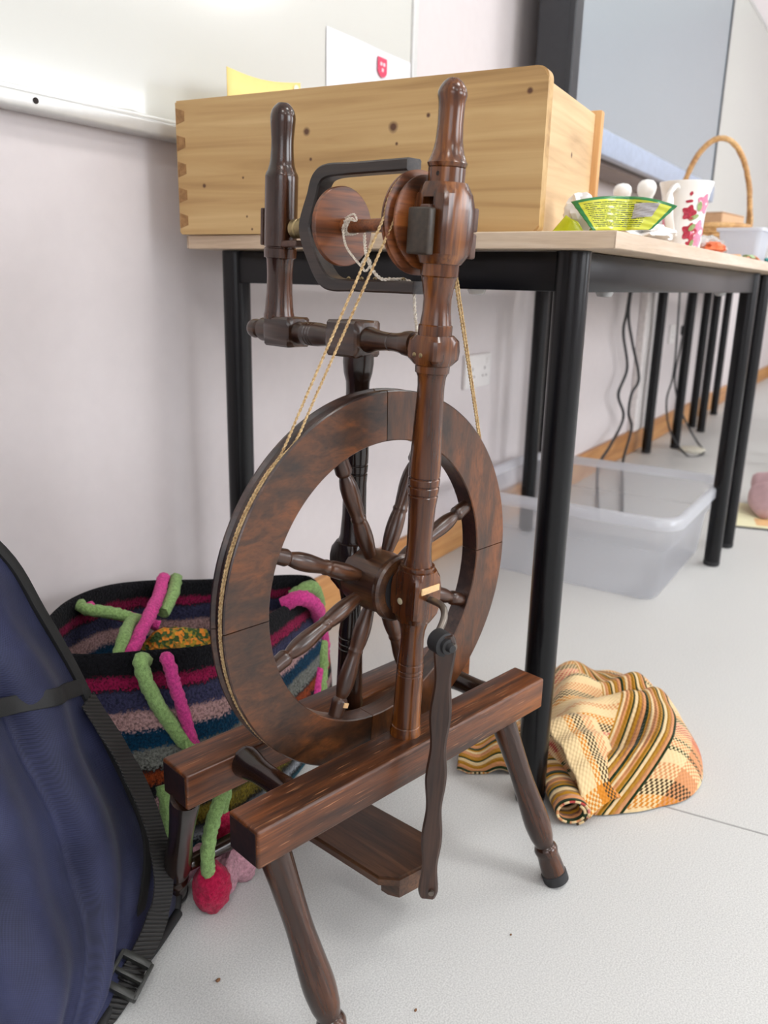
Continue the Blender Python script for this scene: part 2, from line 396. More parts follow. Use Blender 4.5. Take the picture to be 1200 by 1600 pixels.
# sockets
M_plas = plain('white_plastic', srgb(232, 228, 226), 0.4, var=0.02)
M_slot = plain('slot_grey', srgb(150, 142, 142), .8)
def socket(x, z, wd, label):
    t = thing('wall_socket', label, 'socket', (x, Y1, z))
    obj('face_plate', bx(-wd/2, wd/2, -0.010, 0, -0.043, 0.043, 0.003, 3), M_plas, t, smooth=40)
    for s in ((-1, 1) if wd > .1 else (0,)):
        c = s*wd*.24; bm = bmesh.new()
        box(bm, c-.0025, c+.0025, -.0106, -.0098, .002, .010); box(bm, c-.013, c-.007, -.0106, -.0098, -.016, -.011); box(bm, c+.007, c+.013, -.0106, -.0098, -.016, -.011)
        tag(obj('pin_slots', bm, M_slot, t), kind='stuff')
        obj('switch', bx(s*wd*.36-.007, s*wd*.36+.007, -.013, -.0095, .014, .030, .002, 1), M_plas, t)
socket(1.945, 0.462, 0.148, 'white double wall socket seen behind the drive cords')
socket(3.98, 0.475, 0.09, 'small white wall socket behind the far table legs')

# ------------------------------------------------------------------ tables
M_blackmetal = plain('black_powder_coat', srgb(10, 10, 13), 0.26, 0.0, nscale=400, var=0.1, bump=0.03, Specular__IOR__Level=.32)
M_top = wood('pale_oak_laminate', srgb(196, 170, 142), srgb(214, 190, 162), srgb(226, 206, 182), 'Y', 90, 0.4, 0.1, bump=0.03, fine=.12)
M_topedge = wood('pale_oak_edge_band', srgb(200, 176, 150), srgb(214, 192, 170), srgb(226, 208, 190), 'X', 90, 0.45, 0.05, bump=0.03, fine=.12)
M_clear = NT('clear_glide').set(Base__Color=srgb(225, 225, 222), Roughness=0.2, Transmission__Weight=0.6)
def table(x0, x1, y0, y1, label, lx=.06, rx=.06, group=None, yin=.065, ybk=.035):
    t = thing('table', label, 'table', ((x0+x1)/2, (y0+y1)/2, 0), 0, group)
    L = (x1-x0)/2; D = (y1-y0)/2
    obj('tabletop', bx(-L, L, -D, D, 0.718, 0.736, 0.0012, 2), M_top, t)
    for ya in (-D-.0012, D): obj('edge_band', bx(-L-.0012, L+.0012, ya, ya+.0012, .7185, .7355, .0004, 1), M_topedge, t)
    XA, XB, YA, YB = -L+lx, L-rx, -D+yin, D-ybk
    for a in ((XA, XB, YA-.012, YA+.012), (XA, XB, YB-.012, YB+.012), (XA-.012, XA+.012, YA, YB), (XB-.012, XB+.012, YA, YB)):
        obj('apron', bx(*a, 0.673, 0.717, 0.002, 2), M_blackmetal, t, smooth=40)
    for x in (XA, XB):
        for y in (YA, YB):
            lg = obj('leg', turned([(0.006, .0165), (0.006, .0198), (.708, .0198), (.7175, .0198)], 32), M_blackmetal, t, smooth=40, M=Matrix.Translation((x, y, 0)))
            obj('foot_cap', turned([(0, .017), (0.001, .019), (.008, .0202), (.012, .0202)], 24), M_rubber, lg, smooth=40)
    return t
t1 = table(0.879, 2.206, 0.275, 0.885, 'pale wood table on black legs carrying the wooden box', .06, .073)
for x in (.18, .92):
    obj('clear_stud', turned([(-.006, .004), (-.005, .009), (-.001, .011), (0.001, .011)], 20), M_clear, t1, smooth=40, M=Matrix.Translation((-0.66+x, -.24, .6725)))
obj('clear_stud', turned([(-.006, .004), (-.005, .009), (-.001, .011), (0.001, .011)], 20), M_clear, t1, smooth=40, M=Matrix.Translation((-.603, -.12, .6725)))
table(2.244, 3.57, 0.275, 0.915, 'second pale wood table along the wall, beyond the clear tub', .073, .06)
table(3.65, 4.27, 0.275, 0.85, 'third table along the wall, short one on black legs', .05, .05, yin=.065, ybk=.044)
table(4.29, 4.93, 0.30, 0.92, 'farthest table along the wall, only its black legs showing', .045, .06, yin=.065, ybk=.047)

# ------------------------------------------------------------------ spinning wheel
TH = math.radians(-13.058)
WX, WY = 0.6565, 0.4185
wheel = thing('spinning_wheel', 'dark wooden spinning wheel with turned posts and jute drive cord standing on the floor', 'spinning wheel', (WX, WY, 0), TH)
HZ = 0.3905
def seg_line(name, p0, p1, prof, mat, parent=None, seg=40, sm=50, xref=(1, 0, 0)):
    return obj(name, turned(prof, seg), mat, parent or wheel, smooth=sm, M=frame(p0, p1, xref))
def groove(prof, ts, d=0.0009, wdt=0.0012):
    """cut fine turned lines into a profile"""
    out = list(prof)
    for t in ts:
        for i in range(len(out)-1):
            if out[i][0] <= t-wdt and out[i+1][0] >= t+wdt and len(out[i]) == 2 and len(out[i+1]) == 2:
                a, b = out[i], out[i+1]; rr = a[1]+(b[1]-a[1])*(t-a[0])/(b[0]-a[0])
                out[i+1:i+1] = [(t-wdt, rr), (t-wdt*.3, rr-d), (t+wdt*.3, rr-d), (t+wdt, rr)]; break
    return out
# rails
def rail(v0, v1):
    o = obj('rail', bx(-.205, .205, v0, v1, .2005, .238, .0028, 3), [W_rail], wheel, smooth=35)
    return o
r1 = rail(-.0765, -.034); r2 = rail(.0335, .0765)
for r_, va, vb in ((r1, -.0765, -.034), (r2, .0335, .0765)):
    for s in (-1, 1):
        obj('end_grain', bx(s*.2052-.0004, s*.2052+.0004, va+.003, vb-.003, .2035, .235), W_end, r_)
for u, z in ((-.140, .226), (.152, .221)):
    seg_line('cross_bar', (u, -.036, z), (u, .036, z), dense([(0, .0125), (.02, .0115), (.045, .012), (.066, .0155), (.0715, .0150)], 4), W_shadedpost)
# legs
LEG = dense([(0, .0145), (.012, .0146), (.035, .0135), (.075, .0125), (.105, .0140), (.13, .0152), (.148, .0135), (.158, .0110)], 4) + [(.160, .0128), (.164, .0140), (.168, .0132)] + dense([(.170, .0126), (.185, .0138), (.200, .0142)], 3)
for top, foot in (((-.176, -.056, .203), (-.156, -.135, 0.0)), ((.150, -.058, .203), (.1846, -.1300, 0.0)), ((-.196, .052, .203), (-.156, .158, 0.0)), ((.165, .055, .203), (.212, .160, 0.0))):
    Lg = (Vector(top)-Vector(foot)).length; d = (Vector(foot)-Vector(top)).normalized()
    k = (Lg-.006)/.200
    lg = seg_line('leg', top, foot, [(a*k, b) for a, b in LEG], W_post if foot[1] < 0 else W_shadedpost, seg=32)
    # rubber foot follows the slant and sits flat
    bm = turned([(0, .0140), (.001, .0152), (.012, .0150)], 28)
    f = obj('rubber_foot', bm, M_rubber, lg, smooth=50, M=Matrix.Translation((0, 0, (Lg-.0145))) if 1 else None)
# upright posts
near = [(-.003, .0160), (.006, .0160), (.0083, .0152), (.02, .0144), (.0328, .0139), (.0575, .0136), (.0783, .0133), (.095, .0118), (.1078, .0113), (.118, .0122), (.128, .0150),
        (.1285, .0165, .0175), (.136, .0220, .0180), (.145, .0243, .0182), (.165, .0243, .0182), (.175, .0222, .0182), (.1812, .0185, .0178),
        (.1815, .0163), (.1835, .0166), (.1855, .0163), (.1862, .0140), (.193, .0126), (.2048, .0119), (.2235, .0121), (.2423, .0127), (.258, .0143), (.2677, .0148), (.2884, .0146), (.31, .0135), (.3328, .0127), (.348, .0121), (.3564, .0121), (.3640, .0128), (.3672, .0142), (.3680, .0152), (.3740, .0155),
        (.3750, .0170, .0170), (.380, .0222, .0174), (.3875, .0234, .0175), (.396, .0218, .0174), (.4003, .0172, .0170),
        (.4005, .0150), (.4085, .0150), (.4095, .0138), (.420, .0124), (.431, .0121), (.441, .0136), (.449, .0152), (.4500, .0164), (.4595, .0166),
        (.4600, .0180, .0188), (.468, .0238, .0200), (.480, .0262, .0204), (.503, .0262, .0204), (.515, .0232, .0202), (.5240, .0182, .0192),
        (.5243, .0155), (.5352, .0155), (.5356, .0148), (.5360, .0157), (.5390, .0168), (.5406, .0158), (.5464, .0134), (.5551, .0114), (.5684, .0105), (.5790, .0107), (.5844, .0110), (.5875, .0117), (.5895, .0121), (.592, .0119), (.5955, .0105), (.5990, .0080), (.6018, .0045), (.6025, .0015)]
near = groove(near, [.071, .0755, .083, .2555, .264, .272, .013])
P0, P1 = (0, -.0484, .236), (0, -.0780, .838)
post = seg_line('maiden_post', P0, P1, near, W_warm, sm=21)
# slot through the block for the bearing
cut = bpy.data.objects.new('slot_cutter', None)
cbm = bmesh.new(); box(cbm, -.05, .05, -.0058, .0058, .488, .512)
cme = bpy.data.meshes.new('cutter'); cbm.to_mesh(cme); cbm.free()
cob = bpy.data.objects.new('cutter', cme); C.objects.link(cob); cob.matrix_world = Matrix.Translation((WX, WY, 0)) @ Matrix.Rotation(TH, 4, 'Z') @ frame(P0, P1)
bm_ = post.modifiers.new('slot', 'BOOLEAN'); bm_.object = cob; bm_.operation = 'DIFFERENCE'; bm_.solver = 'EXACT'
bpy.context.view_layer.update()
dg = bpy.context.evaluated_depsgraph_get(); nm = bpy.data.meshes.new_from_object(post.evaluated_get(dg))
post.modifiers.clear(); post.data = nm
bpy.data.objects.remove(cob); bpy.data.objects.remove(cut)
PM = frame(P0, P1)
key = obj('bearing_key', bx(-.0245, .033, -.0052, .0052, .4885, .506, .001, 1), W_key, wheel, M=PM)
obj('key_plate', bx(-.0310, -.0225, -.0125, .0125, .4665, .5035, .0022, 3), [M_keyface], key, smooth=40)
obj('key_plate', bx(.0240, .0320, -.012, .0100, .4650, .4860, .002, 3), W_key, key, smooth=40)
obj('key_plate', bx(.0240, .0325, -.012, .0100, .4870, .5065, .002, 3), W_key, key, smooth=40)
bm = bmesh.new()
for s in (-.0038, .0038): bmesh.ops.create_uvsphere(bm, u_segments=12, v_segments=8, radius=.0021, matrix=Matrix.Translation((-.0174, s+.003, .3835)) @ Matrix.Diagonal((.35, 1, 1, 1)))
obj('nail_head', bm, M_brass, wheel, smooth=60, M=PM)
bm = bmesh.new(); bmesh.ops.create_uvsphere(bm, u_segments=16, v_segments=8, radius=.0034, matrix=Matrix.Translation((-.0182, .003, .151)) @ Matrix.Diagonal((.25, 1, 1, 1)))
obj('screw_head', bm, plain('pale_screw', srgb(176, 166, 138), .35), wheel, smooth=60, M=PM)
obj('axle_shim', bx(-.0125, .012, -.0195, -.0178, .1625, .1690, .0003, 1), M_paleinset, wheel, M=PM)
bm = bmesh.new(); bmesh.ops.create_uvsphere(bm, u_segments=12, v_segments=8, radius=.0018, matrix=Matrix.Translation((-.0150, -.0035, .5300)) @ Matrix.Diagonal((.3, 1, 1, 1)))
obj('peg_hole', bm, M_dark, wheel, smooth=60, M=PM)
far = [(0, .0152), (.004, .0152), (.0085, .0144), (.025, .0139), (.0534, .0131), (.0849, .0129), (.100, .0108), (.1122, .0101), (.125, .0118), (.1360, .0140),
       (.1365, .0160, .0175), (.144, .0225, .0180), (.152, .0243, .0182), (.172, .0243, .0182), (.180, .0225, .018), (.1865, .0180, .0175),
       (.1870, .0152), (.190, .0150), (.1935, .0138), (.2151, .0122), (.2481, .0117), (.2650, .0126), (.2777, .0128), (.31, .0118), (.342, .0113), (.350, .0117), (.3587, .0140), (.368, .0150), (.3764, .0149)]
far = groove(far, [.068, .074, .081, .259, .268])
seg_line('rear_post', (0, .0370, .236), (0, .0290, .611), far, W_shadedpost, sm=30)
# mother bar (along the axle direction)
bar = [(.006, .0110), (.011, .0116), (.0175, .0108), (.0184, .0100), (.0281, .0085), (.0389, .0083), (.050, .0092), (.0600, .0112), (.0630, .0122), (.0650, .0122),
       (.0655, .0165, .0155), (.068, .0235, .0170), (.1065, .0235, .0170), (.1098, .0165, .0155), (.1100, .0100), (.1121, .0094), (.124, .0104), (.1334, .0113), (.1384, .0118), (.1480, .0119), (.1575, .0116), (.1596, .0084), (.1625, .0084), (.1655, .0100), (.1680, .0112), (.169, .0112),
       (.1692, .0150, .0138), (.1715, .0210, .0150), (.209, .0210, .0150), (.2118, .0150, .0138), (.2120, .0123), (.2190, .0127), (.2290, .0124), (.2315, .0095), (.2345, .0068), (.2360, .0074), (.2385, .0095), (.2440, .0103), (.2490, .0092), (.2530, .0060), (.2549, .0020)]
bar = groove(bar, [.0345, .1415, .1455, .1500])
seg_line('mother_bar', (0, -.0500, .6262), (0, .2000, .6275), bar, W_bar, sm=28, xref=(1, 0, 0))
lm = [(-.001, .0161), (.003, .0161), (.0060, .0153), (.012, .0146), (.0266, .0134), (.0434, .0131), (.0586, .0139), (.0600, .0145), (.0605, .0164), (.0650, .0167), (.100, .0168), (.1337, .0167), (.1385, .0167), (.1410, .0160), (.1439, .0143), (.149, .0127), (.1533, .0120), (.162, .0113), (.1715, .0111), (.180, .0117), (.1869, .0123), (.1915, .0126), (.1945, .0123), (.1985, .0112), (.2020, .0088), (.2048, .0058), (.2053, .0050)]
lm = groove(lm, [.0705, .1345])
LM0, LM1 = (0, .1530, .6405), (0, .1420, .8460)
seg_line('maiden_post', LM0, LM1, lm, W_post, sm=21)
obj('bearing_plate', bx(-.0125, .0125, .0150, .0185, .072, .108, .001, 1), W_key, wheel, M=frame(LM0, LM1))
# drive wheel
RO, RI, V0, V1 = .1913, .1433, -.0150, .0068
dw = obj('wheel_hub', turned(groove([(-.036, .012), (-.036, .0265), (-.035, .0315), (-.0325, .0335), (-.0285, .0335), (-.026, .0318), (-.0255, .0295), (-.022, .0300), (-.004, .0315), (.014, .0300), (.0225, .0285), (.0230, .0120), (.0230, .0120)], [-.0275]), 48), W_bar, wheel, smooth=35,
         M=Matrix.Translation((0, -.002, HZ)) @ Matrix.Rotation(-PI/2, 4, 'X'))
obj('hub_recess', turned([(-.0366, .0235), (-.0362, .0235)], 32), M_rubber, dw)
ax = obj('axle', turned([(-.056, .0040), (.056, .0040)], 16), M_steel, wheel, smooth=50, M=Matrix.Translation((0, 0, HZ)) @ Matrix.Rotation(-PI/2, 4, 'X'))
def rim_section():
    # (radius, v) loop; the outer face is grooved for the cord
    o = RO
    return [(RI, V0+.001), (RI+.001, V0), (o-.0012, V0), (o, V0+.0010), (o, V0+.0026), (o-.0030, V0+.0052), (o-.0034, V0+.0080), (o-.0012, V0+.0102), (o-.0008, V0+.0118), (o-.0034, V0+.0140), (o-.0030, V0+.0168), (o, V1-.0028), (o, V1-.001), (o-.0012, V1), (RI+.001, V1), (RI, V1-.001)]
angs = [(1.2, 90.4), (91.6, 179.4), (180.4, 264.0), (265.0, 360.4)]
gap = 0.16
for k, (a0, a1) in enumerate(((1, 91), (91, 180), (180, 264.5), (264.5, 361))):
    bm = bmesh.new(); n_ = int((a1-a0)/2); sec = rim_section(); rings = []
    for i in range(n_+1):
        a = math.radians(a0+gap+(a1-a0-2*gap)*i/n_)
        rings.append([bm.verts.new((r*math.cos(a), v, r*math.sin(a))) for r, v in sec])
    m = len(sec)
    for A, B in zip(rings, rings[1:]):
        for j in range(m):
            f = bm.faces.new((A[j], B[j], B[(j+1) % m], A[(j+1) % m]))
            f.material_index = 1 if 2 <= j <= 12 or j == 15 else 0
    bm.faces.new(rings[0]); bm.faces.new(rings[-1])
    obj('rim_segment', bm, [W_rim2 if k in (0, 3) else W_rim, W_rimedge], wheel, smooth=32, M=Matrix.Translation((0, 0, HZ)))
SP = dense([(.027, .0058), (.034, .0066), (.046, .0082), (.056, .0086), (.066, .0080), (.0725, .0070)], 3) + [(.0740, .0076), (.0758, .0076)] + dense([(.0775, .0068), (.088, .0078), (.100, .0088), (.112, .0084), (.120, .0068), (.1235, .0056)], 3) + [(.1250, .0072), (.1275, .0082), (.1300, .0080), (.1440, .0074)]
for k in range(8):
    a = math.radians(22.5+45*k-.6)
    p0 = Vector((0, -.004, HZ)); p1 = p0+Vector((math.cos(a), 0, math.sin(a)))
    bm = turned(SP, 24); bmesh.ops.rotate(bm, matrix=Matrix.Rotation(PI/2, 3, 'Y'), verts=bm.verts)
    d = p1-p0; R = Matrix.Rotation(-a, 4, 'Y')
    s = obj('spoke', bm, W_spoke, wheel, smooth=40, M=Matrix.Translation(p0) @ R)
    if k == 5:
        obj('repair_chip', bx(.1265, .1315, -.0092, -.0065, -.0015, .0045, .0003, 1), M_paleinset, s)
# crank and footman
obj('crank', tb([(0, -.045, HZ), (0, -.075, HZ), (-.002, -.092, HZ-.001), (-.010, -.102, HZ-.007), (-.019, -.104, HZ-.018), (-.0235, -.106, .3675), (-.0240, -.112, .3665), (-.0240, -.128, .3665)], .0034, seg=12, sub=5), M_steel, wheel, smooth=60)
fa = Vector((-.0240, -.117, .3760)); fb = Vector((-.0150, -.1010, .0800))
fm = frame(fa, fb, (0.62, -0.78, 0)); FL = (fb-fa).length
bm = bmesh.new(); rings = []
n_ = 90
for i in range(n_+1):
    t = i/n_; q = t*4.6*2*PI/2
    wv = .0090+.0013*math.sin(t*2*PI*4.2+.6); edge = .0045+.0030*math.sin(t*2*PI*4.2-1.6)
    if t < .05: wv *= .62+.38*math.sin(t/.05*PI/2)
    if t > .96: wv *= .72+.28*math.cos((t-.96)/.04*PI/2)
    th_ = .0048
    pts = [(-wv, -th_*.35), (-wv+edge, -th_), (wv-.002, -th_), (wv, -th_*.5), (wv, th_*.6), (wv-.002, th_), (-wv+.002, th_), (-wv, th_*.6)]
    rings.append([bm.verts.new((x, y, t*FL)) for x, y in pts])
for A, B in zip(rings, rings[1:]):
    for j in range(8): bm.faces.new((A[j], A[(j+1) % 8], B[(j+1) % 8], B[j]))
bm.faces.new(rings[0]); bm.faces.new(rings[-1])
ft = obj('footman', bm, W_foot, wheel, smooth=25, M=fm)
bm = turned([(-.0075, .010), (-.0070, .0112), (.0070, .0112), (.0078, .0095), (.0080, .0075), (.0115, .0072), (.0118, .0045), (.0170, .0035), (.0172, .0020)], 28)
obj('crank_washer', bm, M_rubber, wheel, smooth=40, M=frame((-.0240, -.1120, .3665), (-.0290, -.135, .3665)))
bm = turned([(-.008, .0028), (.0075, .0028), (.0077, .0050), (.0105, .0046), (.0108, .0020)], 20)
obj('footman_screw', bm, M_steel, wheel, smooth=40, M=frame(fm @ Vector((.0035, 0, FL-.010)), fm @ Vector((.0035, -.01, FL-.010))))
# treadle
tr0, tr1 = Vector((.004, -.074, .0845)), Vector((.004, .085, .074))
bm = bmesh.new()
out = [(-.046, .16), (-.0440, .020), (-.0300, .002), (.000, -.0020), (.024, .000), (.040, .014), (.046, .030), (.044, .16)]
def poly_prism(bm, pts, z0, z1):
    a = [bm.verts.new((x, y, z0)) for x, y in pts]; b = [bm.verts.new((x, y, z1)) for x, y in pts]
    bm.faces.new(a[::-1]); tf = bm.faces.new(b)
    for i in range(len(pts)): bm.faces.new((a[i], a[(i+1) % len(pts)], b[(i+1) % len(pts)], b[i]))
    return tf
tf = poly_prism(bm, out, -.005, .0045)
bmesh.ops.bevel(bm, geom=list(tf.edges), offset=.0025, segments=2, affect='EDGES')
ty = (tr1-tr0).normalized(); tx = Vector((1, 0, 0)); tz = tx.cross(ty)
TM = Matrix(((tx.x, ty.x, tz.x, tr0.x), (tx.y, ty.y, tz.y, tr0.y), (tx.z, ty.z, tz.z, tr0.z), (0, 0, 0, 1)))
tr = obj('treadle', bm, W_treadle, wheel, smooth=35, M=TM)
bm = bmesh.new(); poly_prism(bm, [(-.034, .016), (-.029, .004), (.000, .0), (.022, .002), (.037, .014), (.040, .026), (-.034, .026)], -.0200, -.0052)
obj('treadle_block', bm, W_treadle, tr, smooth=35)
seg_line('treadle_axle', (-.158, .120, .066), (.184, .118, .066), dense([(0, .008), (.1, .010), (.21, .010), (.313, .008)], 4), W_shadedpost, seg=20)
# flyer and bobbin
FZ = .7286
fl_pts = [(0, -.0370, FZ+.0475), (0, .030, FZ+.0490), (0, .068, FZ+.0495), (0, .083, FZ+.043), (0, .090, FZ+.028), (0, .100, FZ+.006), (0, .100, FZ-.006), (0, .091, FZ-.026), (0, .076, FZ-.0455), (0, .060, FZ-.0525), (0, .030, FZ-.0530), (0, -.0480, FZ-.0535)]
FR = Matrix.Translation((0, 0, 0))
hw = [.0052, .0053, .0062, .0074, .0076, .0085, .0085, .0076, .0078, .0062, .0055, .0054]
bm = bmesh.new(); S = spline(fl_pts, 6); rings = []
for i, p in enumerate(S):
    t = (S[min(i+1, len(S)-1)]-S[max(i-1, 0)]).normalized(); f = i/(len(S)-1)*(len(hw)-1); k = min(int(f), len(hw)-2); h = hw[k]+(hw[k+1]-hw[k])*(f-k)
    nrm_ = Vector((1, 0, 0)).cross(t); w_ = .0088
    rings.append([bm.verts.new(p+Vector((sx*(w_-cx), 0, 0))+nrm_*(sz*(h-cz))) for sx, sz, cx, cz in ((-1, -1, 0, .0015), (-1, -1, .0015, 0), (1, -1, .0015, 0), (1, -1, 0, .0015), (1, 1, 0, .0015), (1, 1, .0015, 0), (-1, 1, .0015, 0), (-1, 1, 0, .0015))])
for A, B in zip(rings, rings[1:]):
    for j in range(8): bm.faces.new((A[j], A[(j+1) % 8], B[(j+1) % 8], B[j]))
bm.faces.new(rings[0]); bm.faces.new(rings[-1])
fly = obj('flyer', bm, W_flyer, wheel, smooth=38)
bm = bmesh.new()
for y in (-.03, -.012, .006, .024, .042): tube(bm, [(-.004, y, FZ-.047), (-.004, y-.002, FZ-.0455), (-.004, y-.004, FZ-.047)], .0009, seg=6, sub=3)
obj('guide_hook', bm, M_brass, fly, smooth=60)['kind'] = 'stuff'
seg_line('flyer_shaft', (0, -.092, FZ), (0, .140, FZ), [(0, .0035), (.232, .0035)], M_steel, seg=16)
seg_line('ferrule', (0, .1060, FZ), (0, .128, FZ), [(0, .0075), (.003, .0095), (.0085, .0100), (.0100, .0070), (.0115, .0070), (.013, .0092), (.019, .0095), (.022, .0060)], M_brass, seg=28)
obj('leather_bearing', bx(-.010, .010, .112, .136, FZ-.0175, FZ-.0115, .001, 1), W_key, wheel)
bob = seg_line('bobbin', (0, -.050, FZ), (0, .0600, FZ), [(-.0045, .0040), (-.0045, .0360), (-.0035, .0385), (-.0018, .0385), (.0004, .0310), (.0016, .0310), (.0034, .0415), (.0040, .0430), (.0052, .0403), (.0064, .0430), (.0082, .0428), (.0088, .0410), (.0095, .0250), (.0100, .0062), (.030, .0060), (.0925, .0060), (.0985, .0068), (.1005, .0075), (.1010, .0350), (.1016, .0358), (.1060, .0358), (.1068, .0350), (.1068, .0050)], W_bobbin, seg=64, sm=30)
# drive cord
def rimp(a, v, r=RO-.0012): a = math.radians(a); return (r*math.cos(a), v, HZ+r*math.sin(a))
bm = bmesh.new()
va, vb = V0+.0064, V0+.0076
for vv, wv, rw, zz, a_st, a_en, dv in ((-.0104, -.0490, .0325, 0.0, 125, 401, 0), (-.0070, -.0448, .0413, 0.0, 130, 396, .001)):
    pts = [(-rw*.80, wv, FZ+rw*.62)]
    L_ = Vector(rimp(a_st, vv)); A_ = Vector((-rw, wv, FZ+.004))
    pts = [tuple(A_.lerp(L_, k/6)) for k in range(7)]
    pts += [rimp(a_st+(a_en-a_st)*k/48, vv) for k in range(1, 49)]
    B_ = Vector((rw, wv, FZ-.004)); Q_ = Vector(rimp(a_en, vv))
    pts += [tuple(Q_.lerp(B_, k/6)) for k in range(1, 7)]
    pts += [(rw*math.cos(b), wv, FZ+rw*math.sin(b)) for b in [PI*k/12 for k in range(1, 12)]]
    pts += [tuple(A_)]
    ply(bm, pts, .00125, pitch=.008, sub=3)
obj('drive_cord', bm, M_twine, wheel, smooth=60)
# leader yarn on the bobbin
bm = bmesh.new()
for dy in (.0455, .0430, .040):
    ply(bm, [(.0072*math.cos(2*PI*k/12), dy+.0025*math.sin(k), FZ+.0072*math.sin(2*PI*k/12)) for k in range(13)], .0010, pitch=.005, sub=2)
ply(bm, [(-.008, .043, FZ+.004), (-.009, .036, FZ+.0055), (-.008, .026, FZ+.004), (-.0075, .030, FZ+.010), (-.006, .043, FZ+.007)], .0010, pitch=.005)
ply(bm, [(-.008, .044, FZ-.004), (-.010, .038, FZ-.017), (-.012, .026, FZ-.027), (-.014, .012, FZ-.036), (-.014, .006, FZ-.040), (-.012, .002, FZ-.033), (-.012, .008, FZ-.028), (-.013, .013, FZ-.034)], .0012, pitch=.005)
ply(bm, [(.006, .030, FZ-.006), (.000, .022, FZ-.020), (-.008, .010, FZ-.030), (-.012, -.002, FZ-.040), (-.010, -.010, FZ-.0465), (-.004, -.018, FZ-.0468), (.006, -.024, FZ-.0470), (.0105, -.030, FZ-.052), (.010, -.034, FZ-.075), (.008, -.040, FZ-.095)], .0016, pitch=.007)
obj('leader_yarn', bm, M_yarn, wheel, smooth=60)

# ------------------------------------------------------------------ wooden box on the table
M_pine = None
def pine(name, axis, lite=0.0, knots=()):
    n = NT(name); k = {'X': (.06, 1, 1), 'Y': (1, .05, 1)}[axis]
    v = n.coords(tuple(55*q for q in k)); a = n.n('ShaderNodeTexNoise', Scale=1.0, Detail=5.0, Distortion=0.8); n.l(v, a.inputs['Vector'])
    v2 = n.coords(tuple(9*q for q in k)); b = n.n('ShaderNodeTexNoise', Scale=1.0, Detail=2.0, Distortion=1.5); n.l(v2, b.inputs['Vector'])
    f = n.math('ADD', n.math('MULTIPLY', a.outputs[0], .5), n.math('MULTIPLY', b.outputs[0], .5))
    c = lambda r, g, bb: srgb(r+lite*22, g+lite*26, bb+lite*36)
    col = n.ramp(f, [(.36, c(164, 126, 76)), (.48, c(194, 156, 102)), (.62, c(210, 176, 122))])
    # knots: small dark ringed spots of the timber itself
    tc = n.n('ShaderNodeTexCoord')
    for (p, r) in knots:
        d = n.n('ShaderNodeVectorMath', _operation='DISTANCE'); n.l(tc.outputs['Object'], d.inputs[0]); d.inputs[1].default_value = p
        m = n.ramp(n.math('ADD', n.math('DIVIDE', d.outputs['Value'], r), n.math('MULTIPLY', a.outputs[0], .5)), [(.55, (1, 1, 1, 1)), (1.35, (0, 0, 0, 1))])
        col = n.mix(m, col, srgb(92, 56, 32))
    n.bump(a.outputs[0], .1, .0005)
    return n.set(Base__Color=col, Roughness=.5, Coat__Weight=.1)
BA = math.radians(4.5)
# local frame: x away from camera (depth), y along the long face, origin at near right bottom corner
bt = thing('wooden_box', 'deep pale pine box with dovetailed corners and rounded lip on the table end', 'box', (0.905, 0.371, 0.7365), BA)
H_ = .169; LB = .515; DB = .262
front_knots = [((0, .338, .146), .0085), ((0, .306, .120), .008), ((0, .185, .118), .010), ((0, .470, .062), .0045), ((0, .300, .088), .0032), ((0, .180, .100), .0035), ((0, .405, .070), .0028), ((0, .4, .022), .003), ((0, .392, .006), .003), ((0, .115, .085), .004), ((0, .140, .128), .0045), ((0, .020, .145), .0055)]
M_pf = pine('pine_front', 'Y', 0, front_knots); M_ps = pine('pine_side', 'X', .9, [((.15, .012, .10), .006)])
bm = bmesh.new()
# front board with rounded lip at the right end: prism in y-z, thickness along x
def round_rect(y0, y1, z0, z1, r):
    pts = []
    for cy, cz, a0, rr in ((y1-.002, z1-.002, 0, .002), (y0+r, z1-r, 90, r), (y0+r*.6, z0+r*.6, 180, r*.6), (y1-.002, z0+.002, 270, .002)):
        for k in range(7):
            a = math.radians(a0+15*k); pts.append((cy+rr*math.cos(a), cz+rr*math.sin(a)))
    return pts
pts = round_rect(0, LB, 0, H_, .012)
A = [bm.verts.new((0, y, z)) for y, z in pts]; B = [bm.verts.new((.018, y, z)) for y, z in pts]
fA = bm.faces.new(A); bm.faces.new(B[::-1])
for i in range(len(pts)): bm.faces.new((A[i], B[i], B[(i+1) % len(pts)], A[(i+1) % len(pts)]))
bmesh.ops.bevel(bm, geom=list(fA.edges), offset=.002, segments=2, affect='EDGES')
fb_ = obj('front_board', bm, M_pf, bt, smooth=35)
obj('side_board', bx(.018, DB-.014, .012, .026, .001, H_-.006, .001, 1), M_ps, bt)
obj('side_board', bx(.0178, DB-.014, LB-.018, LB-.003, .001, H_-.004, .001, 1), M_ps, bt)
M_pb = wood('pine_back', srgb(178, 122, 66), srgb(204, 150, 90), srgb(216, 168, 110), 'Z', 40, .5, .1, fine=.2)
obj('back_board', bx(DB-.014, DB, .003, LB, 0, H_-.001, .003, 2), M_pb, bt, smooth=35)
obj('base_board', bx(.018, DB-.014, .026, LB-.018, .004, .012), M_ps, bt)
